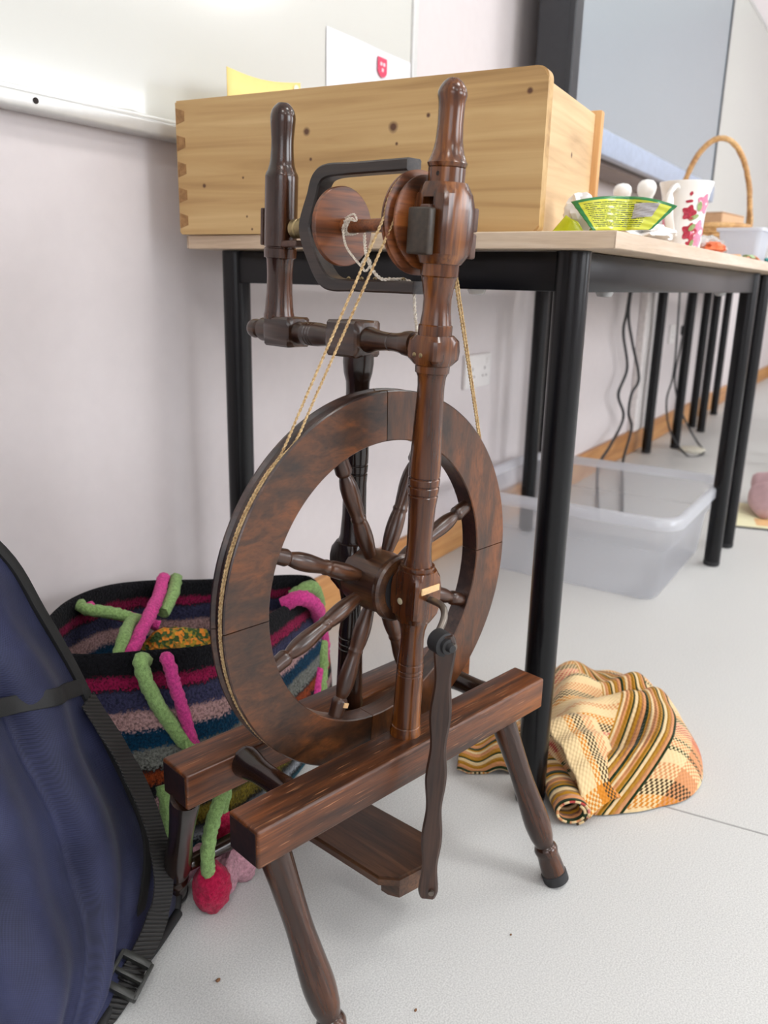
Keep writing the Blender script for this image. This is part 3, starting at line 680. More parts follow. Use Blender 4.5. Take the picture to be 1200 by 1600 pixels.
# dovetails: end grain of the left side board showing through the front face
M_dt = wood('dovetail_end_grain', srgb(132, 94, 56), srgb(158, 116, 70), srgb(176, 134, 86), 'X', 120, .6, 0, fine=.3)
z_ = .012
for k in range(5):
    bm = bmesh.new(); zc = .018+k*.033; pts = [(LB-.001, zc-.010), (LB-.001, zc+.010), (LB-.015, zc+.006), (LB-.015, zc-.006)]
    A = [bm.verts.new((-.0005, y, z)) for y, z in pts]; B = [bm.verts.new((.004, y, z)) for y, z in pts]
    bm.faces.new(A); bm.faces.new(B[::-1])
    for i in range(4): bm.faces.new((A[i], B[i], B[(i+1) % 4], A[(i+1) % 4]))
    obj('dovetail', bm, M_dt, fb_)
# yellow folder standing in the box
M_yel = plain('yellow_card', srgb(246, 220, 140), .6, var=.02)
t = thing('card_folder', 'pale yellow card with a small round sticker standing in the wooden box', 'folder', (0.932, 0.852, 0.7488), math.radians(-1))
o = obj('card', grid(12, 8, lambda u, v: Vector((.160*u, .004*math.sin(u*3), v*(.209+.010*u-.006*math.sin(u*PI))))), M_yel, t, smooth=60); solid(o, .0012)
bm = turned([(0, .0058), (.0006, .0058)], 24); obj('sticker', bm, plain('sticker_white', srgb(238, 228, 210), .5, nscale=400, var=.15), t, M=Matrix.Translation((.149, -.0008, .208)) @ Matrix.Rotation(PI/2, 4, 'X'))

# ------------------------------------------------------------------ things on the table
def packet_mat():
    n = NT('lime_green_foil_print'); tc = n.n('ShaderNodeTexCoord'); sp = n.n('ShaderNodeSeparateXYZ'); n.l(tc.outputs['UV'], sp.inputs[0])
    u, v = sp.outputs[0], sp.outputs[1]
    lines = n.math('SINE', n.math('MULTIPLY', v, 6.2832*17))
    ns = n.n('ShaderNodeTexNoise', Scale=1.0, Detail=1.0); mp = n.n('ShaderNodeMapping'); mp.inputs['Scale'].default_value = (60, 9, 1); n.l(tc.outputs['UV'], mp.inputs[0]); n.l(mp.outputs[0], ns.inputs[0])
    ink = n.math('MULTIPLY', n.math('GREATER_THAN', lines, .25), n.math('GREATER_THAN', ns.outputs[0], .42))
    inside = n.math('MULTIPLY', n.math('MULTIPLY', n.math('GREATER_THAN', u, .10), n.math('LESS_THAN', u, .78)), n.math('MULTIPLY', n.math('GREATER_THAN', v, .12), n.math('LESS_THAN', v, .86)))
    col = n.mix(n.math('MULTIPLY', ink, inside), srgb(214, 218, 62), srgb(62, 84, 30))
    edge = n.math('MAXIMUM', n.math('LESS_THAN', u, .06), n.math('MAXIMUM', n.math('GREATER_THAN', v, .92), n.math('GREATER_THAN', u, .965)))
    col = n.mix(edge, col, srgb(34, 128, 66))
    return n.set(Base__Color=col, Roughness=.3, Coat__Weight=.5)
M_packet = packet_mat(); M_lime = plain('lime_foil', srgb(190, 202, 30), .3, var=.1); M_greenfoil = plain('green_foil', srgb(40, 128, 70), .3)
M_foil = plain('silver_white_foil', srgb(232, 232, 234), .35, var=.06)
pk = thing('snack_packet', 'opened lime green foil packet with printed back lying at the table corner', 'packet', (0.96, 0.316, 0.7365))
def bil(p00, p10, p01, p11, u, v): return (Vector(p00)*(1-u)*(1-v)+Vector(p10)*u*(1-v)+Vector(p01)*(1-u)*v+Vector(p11)*u*v)
def pan(u, v):
    # left edge low to high, right edge swept up and away
    p = bil((-.012, .008, .004), (.022, -.048, .006), (.0, .040, .036), (.034, -.072, .026), u, v)
    p.z += .012*math.sin(u*PI*.85)*v**1.2 - .006*math.sin(PI*u)*(1-v)*0
    p.x += .010*math.exp(-((u-.52)/.10)**2)*(1-.3*v)-.004*math.sin(u*9)*v
    p.x += .0018*math.sin(v*30+u*12)*.4
    p.z = max(p.z, .0012)
    return p
o = obj('back_panel', grid(40, 22, pan), M_packet, pk, smooth=60); solid(o, .0006)
def bc(u, v):
    p = pan(.60+.26*u, .36+.44*v+.12*u); p.x -= .0012; return p
nbar = NT('barcode_print'); tcb = nbar.n('ShaderNodeTexCoord'); wv = nbar.n('ShaderNodeTexWave', Scale=9.0, Distortion=0.0); mpb = nbar.n('ShaderNodeMapping'); mpb.inputs['Scale'].default_value = (1, .01, 1)
nbar.l(tcb.outputs['UV'], mpb.inputs[0]); nbar.l(mpb.outputs[0], wv.inputs[0])
M_bar = nbar.set(Base__Color=nbar.ramp(wv.outputs[0], [(.45, srgb(120, 116, 118)), (.6, srgb(214, 210, 212))]), Roughness=.4)
obj('barcode_label', grid(8, 8, bc), M_bar, pk)
def body(u, v):
    a = u*PI; p = bil((.004, .058, .001), (.060, .010, .001), (.016, .050, .020), (.052, -.030, .018), u, v)
    p.z += .006*math.sin(PI*u)*math.sin(PI*v); p.x += .004*math.sin(u*17); return p
o = obj('front_panel', grid(24, 12, body), M_lime, pk, smooth=60); solid(o, .0006)
def flap(u, v):
    p = bil((-.002, .062, .001), (.0, .020, .001), (.004, .046, .022), (.002, .030, .014), u, v); p.x -= .004*math.sin(PI*u); return p
o = obj('side_flap', grid(12, 8, flap), M_lime, pk, smooth=60); solid(o, .0006)
bm = bmesh.new(); uvl = None
def crumple(bm, c, r, sc_, seed, sub=3):
    g = bmesh.ops.create_icosphere(bm, subdivisions=sub, radius=1)
    for v in g['verts']:
        d = v.co.normalized(); k = 1+.35*noise.noise(d*2.2+Vector((seed, 0, 0)))+.18*noise.noise(d*5+Vector((0, seed, 0)))
        v.co = Vector(c)+Vector((d.x*r[0]*k, d.y*r[1]*k, max(-r[2], d.z*r[2]*k)))
crumple(bm, (0, 0, .024), (.014, .020, .0225), 1, 3.0)
t = obj('crumpled_wrapper', bm, M_foil, None, smooth=30); t.location = (.985, .353, .7370); tag(t, 'crumpled white foil wrapper tucked behind the lime green packet', 'wrapper')
bm = bmesh.new(); crumple(bm, (0, 0, .014), (.055, .035, .0135), 1, 8.0, 4)
t = obj('paper_napkin', bm, plain('napkin', srgb(240, 240, 240), .8), None, smooth=30); t.location = (1.20, .335, .7370); tag(t, 'flat crumpled white napkin between the packet and the rose mug', 'napkin')
M_cer = plain('white_ceramic', srgb(244, 242, 238), .2, var=.01, Coat__Weight=.5)
def shaker(x, y, s, zt, label):
    prof = [(0, .020), (.004, .024), (.030, .025), (.045, .022), (.056, .014), (.063, .0105), (.072, .0105), (.079, .0140), (.086, .0155), (.092, .0140), (.096, .009), (.0975, .002)]
    o = obj('salt_shaker', turned(dense([(a*zt/.0975, b*s) for a, b in prof], 3), 32), M_cer, None, smooth=60)
    o.location = (x, y, .7362); tag(o, label, 'shaker', 'white shakers')
shaker(1.42, .440, .95, .107, 'shorter round-topped white shaker next to the wooden box')
shaker(1.46, .412, 1.0, .116, 'taller white shaker standing beside the rose mug')
# mug
mg = thing('mug', 'tall white china mug painted with pink and red roses', 'mug', (1.418, .338, .7362), 0)
prof = [(0, .026), (.002, .0300), (.008, .0305), (.05, .0322), (.080, .0350), (.094, .0385), (.1020, .0415), (.1035, .0412), (.1020, .0398), (.09, .0360), (.05, .0300), (.006, .0280), (.005, .002)]
obj('cup', turned(prof, 56), M_cer, mg, smooth=50)
hd = Vector((-.985, .17, 0)).normalized()
obj('handle', tb([hd*.034+Vector((0, 0, .090)), hd*.046+Vector((0, 0, .093)), hd*.058+Vector((0, 0, .080)), hd*.056+Vector((0, 0, .055)), hd*.044+Vector((0, 0, .032)), hd*.032+Vector((0, 0, .022))], .005, seg=12, sub=6, flat=(.013, .007), nrm=(0.3, .3, .9)), M_cer, mg, smooth=60)
def on_cup(a, z, off=.0006):
    for i in range(len(prof)-1):
        if prof[i][0] <= z <= prof[i+1][0]: r = prof[i][1]+(prof[i+1][1]-prof[i][1])*(z-prof[i][0])/(prof[i+1][0]-prof[i][0]); break
    return Vector(((r+off)*math.cos(a), (r+off)*math.sin(a), z))
def petal_patch(bm, a0, z0, r, n=14, lobes=5, amp=.2, off=.0006, asp=1.0, rot=0.0):
    c = bm.verts.new(on_cup(a0, z0, off)); ring = []
    for k in range(n*2):
        b = 2*PI*k/(n*2); rr = r*(1+amp*math.sin(lobes*b+1)); x = rr*math.cos(b)*asp; y = rr*math.sin(b)
        x, y = x*math.cos(rot)-y*math.sin(rot), x*math.sin(rot)+y*math.cos(rot)
        ring.append(bm.verts.new(on_cup(a0+x/.034, z0+y, off)))
    for k in range(len(ring)): bm.faces.new((c, ring[k], ring[(k+1) % len(ring)]))
M_rosered = plain('crimson_print', srgb(176, 36, 60), .3, nscale=400, var=.3); M_rosepink = plain('pink_print', srgb(226, 130, 160), .3, nscale=400, var=.2)
M_leaf = plain('leaf_print', srgb(140, 160, 96), .3, nscale=300, var=.2)
A0 = math.atan2(-.326, -1.418)   # towards the viewer's side of the room
A0 = math.atan2(-.55, -.83)
def rose(parts, m, nm='rose_print'):
    bm = bmesh.new()
    for q in parts: petal_patch(bm, *q)
    obj(nm, bm, m, mg)
rose([(A0-.10, .056, .0105), (A0+.02, .028, .0120)], M_rosered)
rose([(A0+.62, .070, .0130), (A0+.48, .028, .0165), (A0+.55, .016, .0090)], M_rosepink)
rose([(A0-.12, .084, .0035, 8, 2, .3, .0006, .6, .4), (A0-.16, .073, .0028, 8, 2, .3, .0006, 1.6, 0), (A0+.05, .010, .0055)], M_rosered)
rose([(A0+.36, .066, .0080, 8, 2, .2, .0009, .5, .2), (A0+.17, .050, .0040, 8, 2, .2, .0007, 1.8, .3), (A0+.11, .035, .0045, 8, 2, .2, .0012, 1.3, .6), (A0+.18, .012, .0035, 8, 2, .2, .0012, 1.4, 1)], M_leaf, 'leaf_print')
rose([(A0-1.15, .030, .012), (A0-1.2, .014, .008)], M_rosered); rose([(A0-1.30, .045, .011)], M_rosepink)
# plastic bag with fruit
bm = bmesh.new(); crumple(bm, (0, 0, .017), (.050, .034, .017), 1, 5.0, 4)
nb = NT('thin_clear_bag'); vb_ = nb.coords((60,)*3); nz = nb.n('ShaderNodeTexNoise', Scale=1.0, Detail=4.0); nb.l(vb_, nz.inputs[0]); nb.bump(nz.outputs[0], .8, .004)
M_bag = nb.set(Base__Color=srgb(250, 250, 250), Roughness=.15, Transmission__Weight=.55, Alpha=.75)
t = obj('plastic_bag', bm, M_bag, None, smooth=60); t.location = (1.63, .345, .7365); tag(t, 'thin clear plastic bag with orange contents lying beyond the mug', 'plastic bag')
bm = bmesh.new(); crumple(bm, (0, 0, .012), (.026, .022, .0105), 1, 9.0, 3)
t = obj('orange_pieces', bm, plain('orange_food', srgb(232, 112, 66), .5, nscale=90, var=.35), None, smooth=50); t.location = (1.600, .325, .7375); tag(t, 'orange red food inside the clear plastic bag', 'food')
# basket
M_cane = wood('cane', srgb(176, 128, 76), srgb(212, 166, 108), srgb(232, 194, 140), 'X', 60, .6, 0)
bk = thing('basket', 'wicker basket with a tall arched cane handle on the table', 'basket', (2.36, .490, .7362), math.radians(20))
def bpt(a, t): k = .075+.030*t; return Vector((1.15*k*math.cos(a)*.88, k*math.sin(a)*.88, .004+.088*t))
bm = bmesh.new(); n_ = 40
for j in range(9):
    t_ = j/9; pts = [bpt(2*PI*k/n_, t_)+Vector((math.cos(2*PI*k/n_), math.sin(2*PI*k/n_), 0))*(.003*(1 if (k+j) % 2 else -1)) for k in range(n_+1)]
    tube(bm, pts, .0052, seg=6, sub=1)
obj('woven_side', bm, M_cane, bk, smooth=60)
obj('rim', tb([bpt(2*PI*k/n_, 1.05) for k in range(n_+1)], .0075, seg=8, sub=1), M_cane, bk, smooth=60)
obj('bottom', turned([(.002, .064), (.006, .064)], 32), M_cane, bk)
bm = bmesh.new()
hp = [Vector((0, .092*math.cos(a), .09+.222*math.sin(a))) for a in [PI*k/16 for k in range(17)]]
tube(bm, hp, .0068, seg=8, sub=3, jit=.2)
obj('handle', bm, M_cane, bk, smooth=60)
for s in (-1, 1):
    for d_ in (-.045, -.015, .028):
        obj('handle_brace', tb([(0, s*.088, .155), (d_*.6, s*.092, .12), (d_, s*.090, .088)], .0036, seg=6, sub=4), M_cane, bk, smooth=60)
# carton and tub
cb = thing('cardboard_carton', 'small brown cardboard carton behind the wicker basket', 'carton', (2.85, .60, .7362), math.radians(-8))
M_card = plain('brown_card', srgb(206, 166, 130), .8, var=.05)
obj('carton_body', bx(-.10, .10, -.075, .075, 0, .165, .002, 1), M_card, cb); obj('lid_flap', bx(-.10, .10, -.076, .0, .1655, .1675), M_card, cb)
obj('carton_print', bx(-.1008, -.1002, -.03, .01, .055, .075), plain('brown_print', srgb(140, 104, 80), .8), cb)
def pp_mat(name, a):
    n = NT(name); g = n.n('ShaderNodeBsdfTranslucent'); g.inputs[0].default_value = srgb(240, 242, 248)
    d = n.n('ShaderNodeBsdfDiffuse'); d.inputs[0].default_value = srgb(236, 238, 244)
    gl = n.n('ShaderNodeBsdfGlossy'); gl.inputs['Roughness'].default_value = .25
    tr_ = n.n('ShaderNodeBsdfTransparent'); tr_.inputs[0].default_value = (.95, .96, .98, 1)
    m1 = n.n('ShaderNodeMixShader'); m1.inputs[0].default_value = .5; n.l(g.outputs[0], m1.inputs[1]); n.l(d.outputs[0], m1.inputs[2])
    m2 = n.n('ShaderNodeMixShader'); m2.inputs[0].default_value = .12; n.l(m1.outputs[0], m2.inputs[1]); n.l(gl.outputs[0], m2.inputs[2])
    m3 = n.n('ShaderNodeMixShader'); m3.inputs[0].default_value = a; n.l(tr_.outputs[0], m3.inputs[1]); n.l(m2.outputs[0], m3.inputs[2])
    n.l(m3.outputs[0], n.t.nodes['Material Output'].inputs[0]); return n.m
M_pprim2 = pp_mat('frosted_food_tub', .7)
M_frost = NT('frosted_plastic').set(Base__Color=srgb(238, 240, 240), Roughness=.35, Transmission__Weight=.75, IOR=1.3)
tu = thing('food_tub', 'frosted clear plastic food tub in front of the basket at picture edge', 'tub', (1.96, .335, .7362))
bm = bmesh.new()
def rr_loop(bm, hx, hy, r, z, seg=6):
    L = []
    for cx, cy, a0 in ((hx-r, hy-r, 0), (-hx+r, hy-r, 90), (-hx+r, -hy+r, 180), (hx-r, -hy+r, 270)):
        for k in range(seg+1):
            a = math.radians(a0+90*k/seg); L.append(bm.verts.new((cx+r*math.cos(a), cy+r*math.sin(a), z)))
    return L
def loft(bm, loops, cap0=False, cap1=False):
    for A, B in zip(loops, loops[1:]):
        n = len(A)
        for i in range(n): bm.faces.new((A[i], A[(i+1) % n], B[(i+1) % n], B[i]))
    if cap0: bm.faces.new(loops[0][::-1])
    if cap1: bm.faces.new(loops[-1])
loft(bm, [rr_loop(bm, .055, .036, .010, .001), rr_loop(bm, .062, .042, .012, .060), rr_loop(bm, .066, .046, .014, .0605), rr_loop(bm, .066, .046, .014, .064)], True, False)
o = obj('tub_body', bm, M_pprim2, tu, smooth=50); solid(o, .0014)
bm = bmesh.new(); loft(bm, [rr_loop(bm, .068, .048, .014, .0600), rr_loop(bm, .068, .048, .014, .0665), rr_loop(bm, .060, .040, .012, .0670)], False, True)
obj('tub_lid', bm, M_pprim2, tu, smooth=50)
# offcuts of card near the table edge
for i, (x, y, rz, sx, sy, col, lab) in enumerate(((1.78, .318, .3, .035, .010, (236, 176, 120), 'flat peach coloured scrap on the table beyond the plastic bag'), (1.86, .300, -.4, .030, .009, (228, 140, 84), 'narrow orange scrap on the table near its front edge'), (1.98, .286, .2, .022, .008, (60, 150, 150), 'small teal scrap at the table edge by the picture edge'), (1.80, .300, .9, .020, .007, (170, 200, 150), 'pale green scrap among the coloured scraps on the table'))):
    bm = grid(8, 4, lambda u, v: Vector(((u-.5)*2*sx, (v-.5)*2*sy*(1-.6*abs(u-.5)), .003+.006*math.sin(u*PI*1.3))))
    o = obj('paper_scrap', bm, plain('scrap_%d' % i, srgb(*col), .6), None, smooth=60); solid(o, .001)
    o.location = (x, y, .7365); o.rotation_euler = (0, 0, rz); tag(o, lab, 'scrap', 'coloured scraps')

# ------------------------------------------------------------------ clear storage tub on the floor
nb = NT('cloudy_polypropylene')
M_pp = nb.set(Base__Color=srgb(240, 243, 248), Roughness=.30, Transmission__Weight=.82, IOR=1.12, Specular__IOR__Level=.5)
M_ppwall = pp_mat('cloudy_plastic_wall', .34); M_pprim = pp_mat('cloudy_plastic_rim', .6)
BX0, BX1, BY0, BY1, BH = 1.775, 2.235, .392, .86, .205
tb_ = thing('storage_tub', 'empty cloudy clear plastic storage tub on the floor under the table', 'storage tub', ((BX0+BX1)/2, (BY0+BY1)/2, 0))
hx, hy = (BX1-BX0)/2, (BY1-BY0)/2
bm = bmesh.new()
loft(bm, [rr_loop(bm, hx-.008, hy-.008, .030, .0012), rr_loop(bm, hx, hy, .034, .008), rr_loop(bm, hx+.010, hy+.010, .040, .120), rr_loop(bm, hx+.018, hy+.018, .046, .125), rr_loop(bm, hx+.022, hy+.022, .050, BH-.02)], True, False)
o = obj('tub_wall', bm, M_ppwall, tb_, smooth=50)
bm = bmesh.new()
loft(bm, [rr_loop(bm, hx+.022, hy+.022, 0.050, BH-.022), rr_loop(bm, hx+.026, hy+.026, 0.052, BH-.004), rr_loop(bm, hx+.030, hy+.030, 0.054, BH), rr_loop(bm, hx+.040, hy+.040, 0.059, BH-.001), rr_loop(bm, hx+.043, hy+.043, 0.060, BH-.005), rr_loop(bm, hx+.043, hy+.043, 0.060, BH-.026)], False, False)
obj('tub_rim', bm, M_pprim, tb_, smooth=50)

# ------------------------------------------------------------------ cables, adapter, felt pad
M_cable = plain('black_cable', srgb(34, 36, 40), .5)
def cable(pts, r, label):
    o = obj('power_cable', tb(pts, r, seg=8, sub=7), M_cable, None, smooth=60); tag(o, label, 'cable'); return o
cable([(3.118, .9, .717), (3.096, .9, .597), (3.076, .9, .517), (3.172, .9, .382), (3.09, .9, .291), (3.182, .9, .209), (3.165, .9, .161), (2.98, .88, .11), (2.80, .86, .07), (2.62, .80, .006), (2.45, .74, .005)], .0055, 'black cable hanging behind the clear tub, the more curved left one')
cable([(3.14, .902, .717), (3.125, .902, .585), (3.18, .893, .478), (3.295, .885, .336), (3.215, .885, .281), (3.20, .885, .208), (3.265, .885, .136), (3.14, .87, .035), (2.9, .80, .006), (2.5, .68, .005)], .0055, 'black cable hanging behind the clear tub, the right one bending outward')
cable([(3.60, .84, .717), (3.66, .84, .43), (3.66, .84, .305), (3.60, .84, .216), (3.55, .80, .10), (3.54, .72, .006), (3.60, .67, .005), (3.72, .69, .005), (3.80, .74, .03), (3.74, .80, .15), (3.66, .83, .30), (3.74, .84, .437), (3.76, .84, .52), (3.78, .84, .717)], .004, 'thin black cable looping down to the floor by the far table legs')
o = obj('cable_adapter', bx(-.012, .012, -.010, .010, -.022, .022, .006, 2), M_cable, None, smooth=40); o.location = (3.757, .84, .505); tag(o, 'small black inline adapter on the far looping cable', 'adapter')
o = obj('felt_pad', turned([(0, .052), (.004, .055), (.012, .054), (.014, .048)], 28), plain('cream_pad', srgb(226, 222, 206), .7), None, smooth=40); o.location = (3.68, .728, 0); tag(o, 'small cream pad on the floor by a far table leg', 'pad')

# ------------------------------------------------------------------ papers and pink garment on the floor
def leaflet(x, y, rz, wd, hh, label, patches):
    t = thing('leaflet', label, 'leaflet', (x, y, .0), rz)
    obj('cover', bx(-wd, wd, -hh, hh, .0005, .004, .0005, 1), plain('pale_yellow_print', srgb(238, 234, 196), .5, var=.02), t)
    for (a, b, c, d, col) in patches: obj('printed_patch', bx(a, b, c, d, .0041, .0046, .0001, 1), plain('patch', srgb(*col), .5, nscale=200, var=.15), t)
    obj('black_spine', bx(-wd-.006, -wd, -hh, hh, .0003, .0042), M_rubber, t)
leaflet(2.70, .33, math.radians(14), .15, .105, 'pale yellow printed leaflet with a black spine on the floor under the table', [(-.12, -.04, -.06, .0, (232, 186, 130)), (.0, .09, -.075, -.02, (226, 192, 150))])
bm = bmesh.new()
def quilt(u, v):
    a = v*2*PI; k = (max(0, math.sin(PI*min(1, max(0, u)))))**.4
    r_ = k*(.052+.010*abs(math.sin(u*PI*3.5)))*(1+.12*noise.noise(Vector((u*5, math.cos(a)*1.5, math.sin(a)*1.5))))
    return Vector(((u-.5)*.30, r_*1.5*math.cos(a)+.04*math.sin(u*3), .0065+r_*1.05*(1+math.sin(a))*(.8+.5*u)))
g = grid(56, 32, quilt); bmesh.ops.remove_doubles(g, verts=g.verts, dist=1e-4)
M_pink = plain('dusty_pink_quilted', srgb(206, 172, 178), .6, nscale=50, var=.06)
o = obj('padded_jacket', g, M_pink, None, smooth=60); o.location = (2.80, .235, 0); o.rotation_euler = (0, 0, math.radians(-25)); tag(o, 'dusty pink quilted garment lying on the pale leaflet at the right edge', 'garment')

# ------------------------------------------------------------------ striped felted bag against the wall
def stripes_mat():
    n = NT('striped_felt'); tc = n.n('ShaderNodeTexCoord'); sp = n.n('ShaderNodeSeparateXYZ'); n.l(tc.outputs['UV'], sp.inputs[0])
    v = n.coords((30,)*3); a = n.n('ShaderNodeTexNoise', Scale=1.0, Detail=3.0); n.l(v, a.inputs[0])
    v2 = n.coords((330,)*3); b = n.n('ShaderNodeTexNoise', Scale=1.0, Detail=3.0); n.l(v2, b.inputs[0])
    h = n.math('ADD', sp.outputs[1], n.math('ADD', n.math('MULTIPLY_ADD', a.outputs[0], .05, -.025), n.math('MULTIPLY_ADD', b.outputs[0], .07, -.035)))
    K = srgb(20, 20, 24); MAG = srgb(138, 20, 66); NAV = srgb(56, 56, 84); PNK = srgb(186, 148, 146); TEAL = srgb(6, 56, 84); GRY = srgb(120, 122, 116); ORG = srgb(140, 60, 24); OLI = srgb(120, 104, 30); LG = srgb(160, 165, 172); T2 = srgb(40, 96, 112)
    seq = [(0, T2), (.04, K), (.08, LG), (.13, K), (.17, OLI), (.22, OLI), (.25, K), (.33, PNK), (.345, K), (.40, K), (.42, ORG), (.465, ORG), (.48, K), (.50, GRY), (.575, GRY), (.59, TEAL), (.66, TEAL), (.68, PNK), (.745, PNK), (.76, NAV), (.84, NAV), (.85, K), (.865, MAG), (.905, MAG), (.92, K), (1, K)]
    col = n.ramp(h, seq)
    dk = n.ramp(b.outputs[0], [(.3, (.35, .35, .35, 1)), (.6, (1.0, 1.0, 1.0, 1))])
    col = n.mix(1.0, col, dk, 'MULTIPLY')
    n.bump(b.outputs[0], 1.0, .004)
    return n.set(Base__Color=col, Roughness=1.0, Sheen__Weight=.05, Sheen__Roughness=.6, Specular__IOR__Level=.05)
M_stripe = stripes_mat()
mouth = [(.555, .835, .262), (.517, .785, .268), (.530, .742, .262), (.582, .690, .260), (.652, .650, .252), (.725, .650, .246), (.800, .668, .240), (.880, .688, .232), (.945, .712, .222), (.985, .738, .216), (.998, .764, .215), (.965, .784, .222), (.905, .803, .232), (.842, .848, .238), (.760, .885, .252), (.690, .892, .262), (.620, .880, .264)]
base = [(.560, .840), (.520, .790), (.520, .735), (.560, .670), (.640, .628), (.740, .625), (.820, .640), (.900, .665), (.965, .695), (.995, .735), (1.000, .768), (.965, .792), (.905, .808), (.840, .856), (.760, .895), (.690, .898), (.620, .885)]
ns = len(mouth)
def closed(P, t):
    n = len(P); f = (t % 1)*n; i = int(f); f -= i
    q = [Vector(P[(i+k-1) % n]) for k in range(4)]
    return 0.5*((2*q[1])+(-q[0]+q[2])*f+(2*q[0]-5*q[1]+4*q[2]-q[3])*f*f+(-q[0]+3*q[1]-3*q[2]+q[3])*f**3)
mouthV = mouth; base3 = [(a, b, 0.003) for a, b in base]
cen = Vector((.76, .77, 0))
def bag_out(t, h):
    b = closed(base3, t); m = closed(mouthV, t); p = b.lerp(m, h)
    k = 1+.06*math.sin(h*PI)+.012*noise.noise(Vector((t*14, h*3, 0)))
    c = Vector((cen.x, cen.y, p.z)); p = c+(p-c)*k
    p.y = min(p.y, .922); p.z = b.z+(m.z-b.z)*h
    if h > .93: p.z += 0
    return p
bm = bmesh.new(); nu, nh = 140, 40
uvl = bm.loops.layers.uv.new('UVMap')
def col_pts(i):
    t = i/nu; P = []
    for j in range(nh+1): P.append((bag_out(t, j/nh), j/nh))
    top = P[-1][0]; c = Vector((cen.x, cen.y, top.z)); inw = (c-top).normalized()
    P.append((top+inw*.005+Vector((0, 0, .004)), 1.0)); P.append((top+inw*.010+Vector((0, 0, .001)), .99))
    for j in range(nh-1, 4, -1):
        h = j/nh; q = bag_out(t, h); cc = Vector((cen.x, cen.y, q.z)); P.append((q+(cc-q).normalized()*.011, h))
    return P
cols = [col_pts(i) for i in range(nu)]
VV = [[(bm.verts.new(p), h) for p, h in c] for c in cols]
for i in range(nu):
    A, B = VV[i], VV[(i+1) % nu]
    for j in range(len(A)-1):
        f = bm.faces.new((A[j][0], B[j][0], B[j+1][0], A[j+1][0]))
        for lp, (tt, hh) in zip(f.loops, ((i/nu, A[j][1]), ((i+1)/nu, B[j][1]), ((i+1)/nu, B[j+1][1]), (i/nu, A[j+1][1]))): lp[uvl].uv = (tt, hh)
bm.faces.new([c[0][0] for c in VV][::-1]); bm.faces.new([c[-1][0] for c in VV])
FB = Vector((.76, .77, 0)); FBM = Matrix.Translation(-FB)
fbag = thing('felted_bag', 'black felted wool bag with coloured stripes and pink and green cords by the wall', 'bag', FB)
obj('bag_body', bm, M_stripe, fbag, smooth=60, M=FBM)
M_fgreen = felt('green_felt_cord', srgb(138, 170, 104)); M_fpink = felt('hot_pink_felt_cord', srgb(206, 62, 138)); M_fcrim = felt('crimson_felt', srgb(170, 14, 62)); M_fpale = felt('pale_pink_felt', srgb(188, 140, 152))
def cord(pts, r, m, name='felt_cord'):
    o = obj(name, tb(pts, r, seg=10, sub=8, jit=.25), m, fbag, smooth=60, M=FBM); return o

cord([(.590, .688, .250), (.572, .676, .262), (.570, .672, .250), (.578, .668, .219), (.591, .658, .183), (.605, .646, .150), (.622, .636, .133), (.650, .622, .120)], .0088, M_fgreen)
cord([(.608, .676, .248), (.598, .662, .258), (.597, .656, .245), (.600, .653, .223), (.607, .649, .189), (.612, .644, .154), (.616, .640, .130)], .0075, M_fpink)
obj('tie_loop', tb([(.600, .640, .158), (.596, .634, .150), (.594, .634, .135), (.600, .632, .140), (.610, .630, .150), (.618, .628, .142)], .0020, seg=8, sub=6), M_fgreen, fbag, smooth=60, M=FBM)
cord([(.648, .880, .256), (.646, .862, .254), (.668, .838, .247), (.684, .822, .238), (.690, .812, .226)], .0081, M_fgreen)
cord([(.662, .880, .250), (.662, .866, .246), (.684, .836, .238), (.700, .816, .230), (.712, .800, .222)], .0075, M_fcrim if 0 else M_fpink)
cord([(.800, .882, .246), (.786, .870, .252), (.752, .842, .246), (.700, .802, .245), (.650, .770, .236), (.618, .756, .222)], .0088, M_fpink)
cord([(.818, .880, .240), (.806, .864, .246), (.772, .838, .238), (.740, .822, .226)], .0088, M_fgreen)
cord([(.690, .818, .236), (.668, .806, .240), (.632, .776, .240), (.606, .762, .222)], .0081, M_fgreen)
cord([(.840, .690, .236), (.858, .672, .246), (.886, .668, .226), (.915, .682, .195), (.938, .694, .160), (.950, .700, .125), (.944, .698, .098), (.925, .688, .080)], .0110, M_fpink)
cord([(.880, .705, .232), (.905, .690, .243), (.935, .700, .215), (.955, .712, .185), (.950, .706, .150), (.925, .684, .130), (.912, .676, .100), (.895, .664, .075)], .0104, M_fgreen)
cord([(.905, .676, .115), (.890, .668, .098), (.872, .656, .078)], .0081, M_fpink)
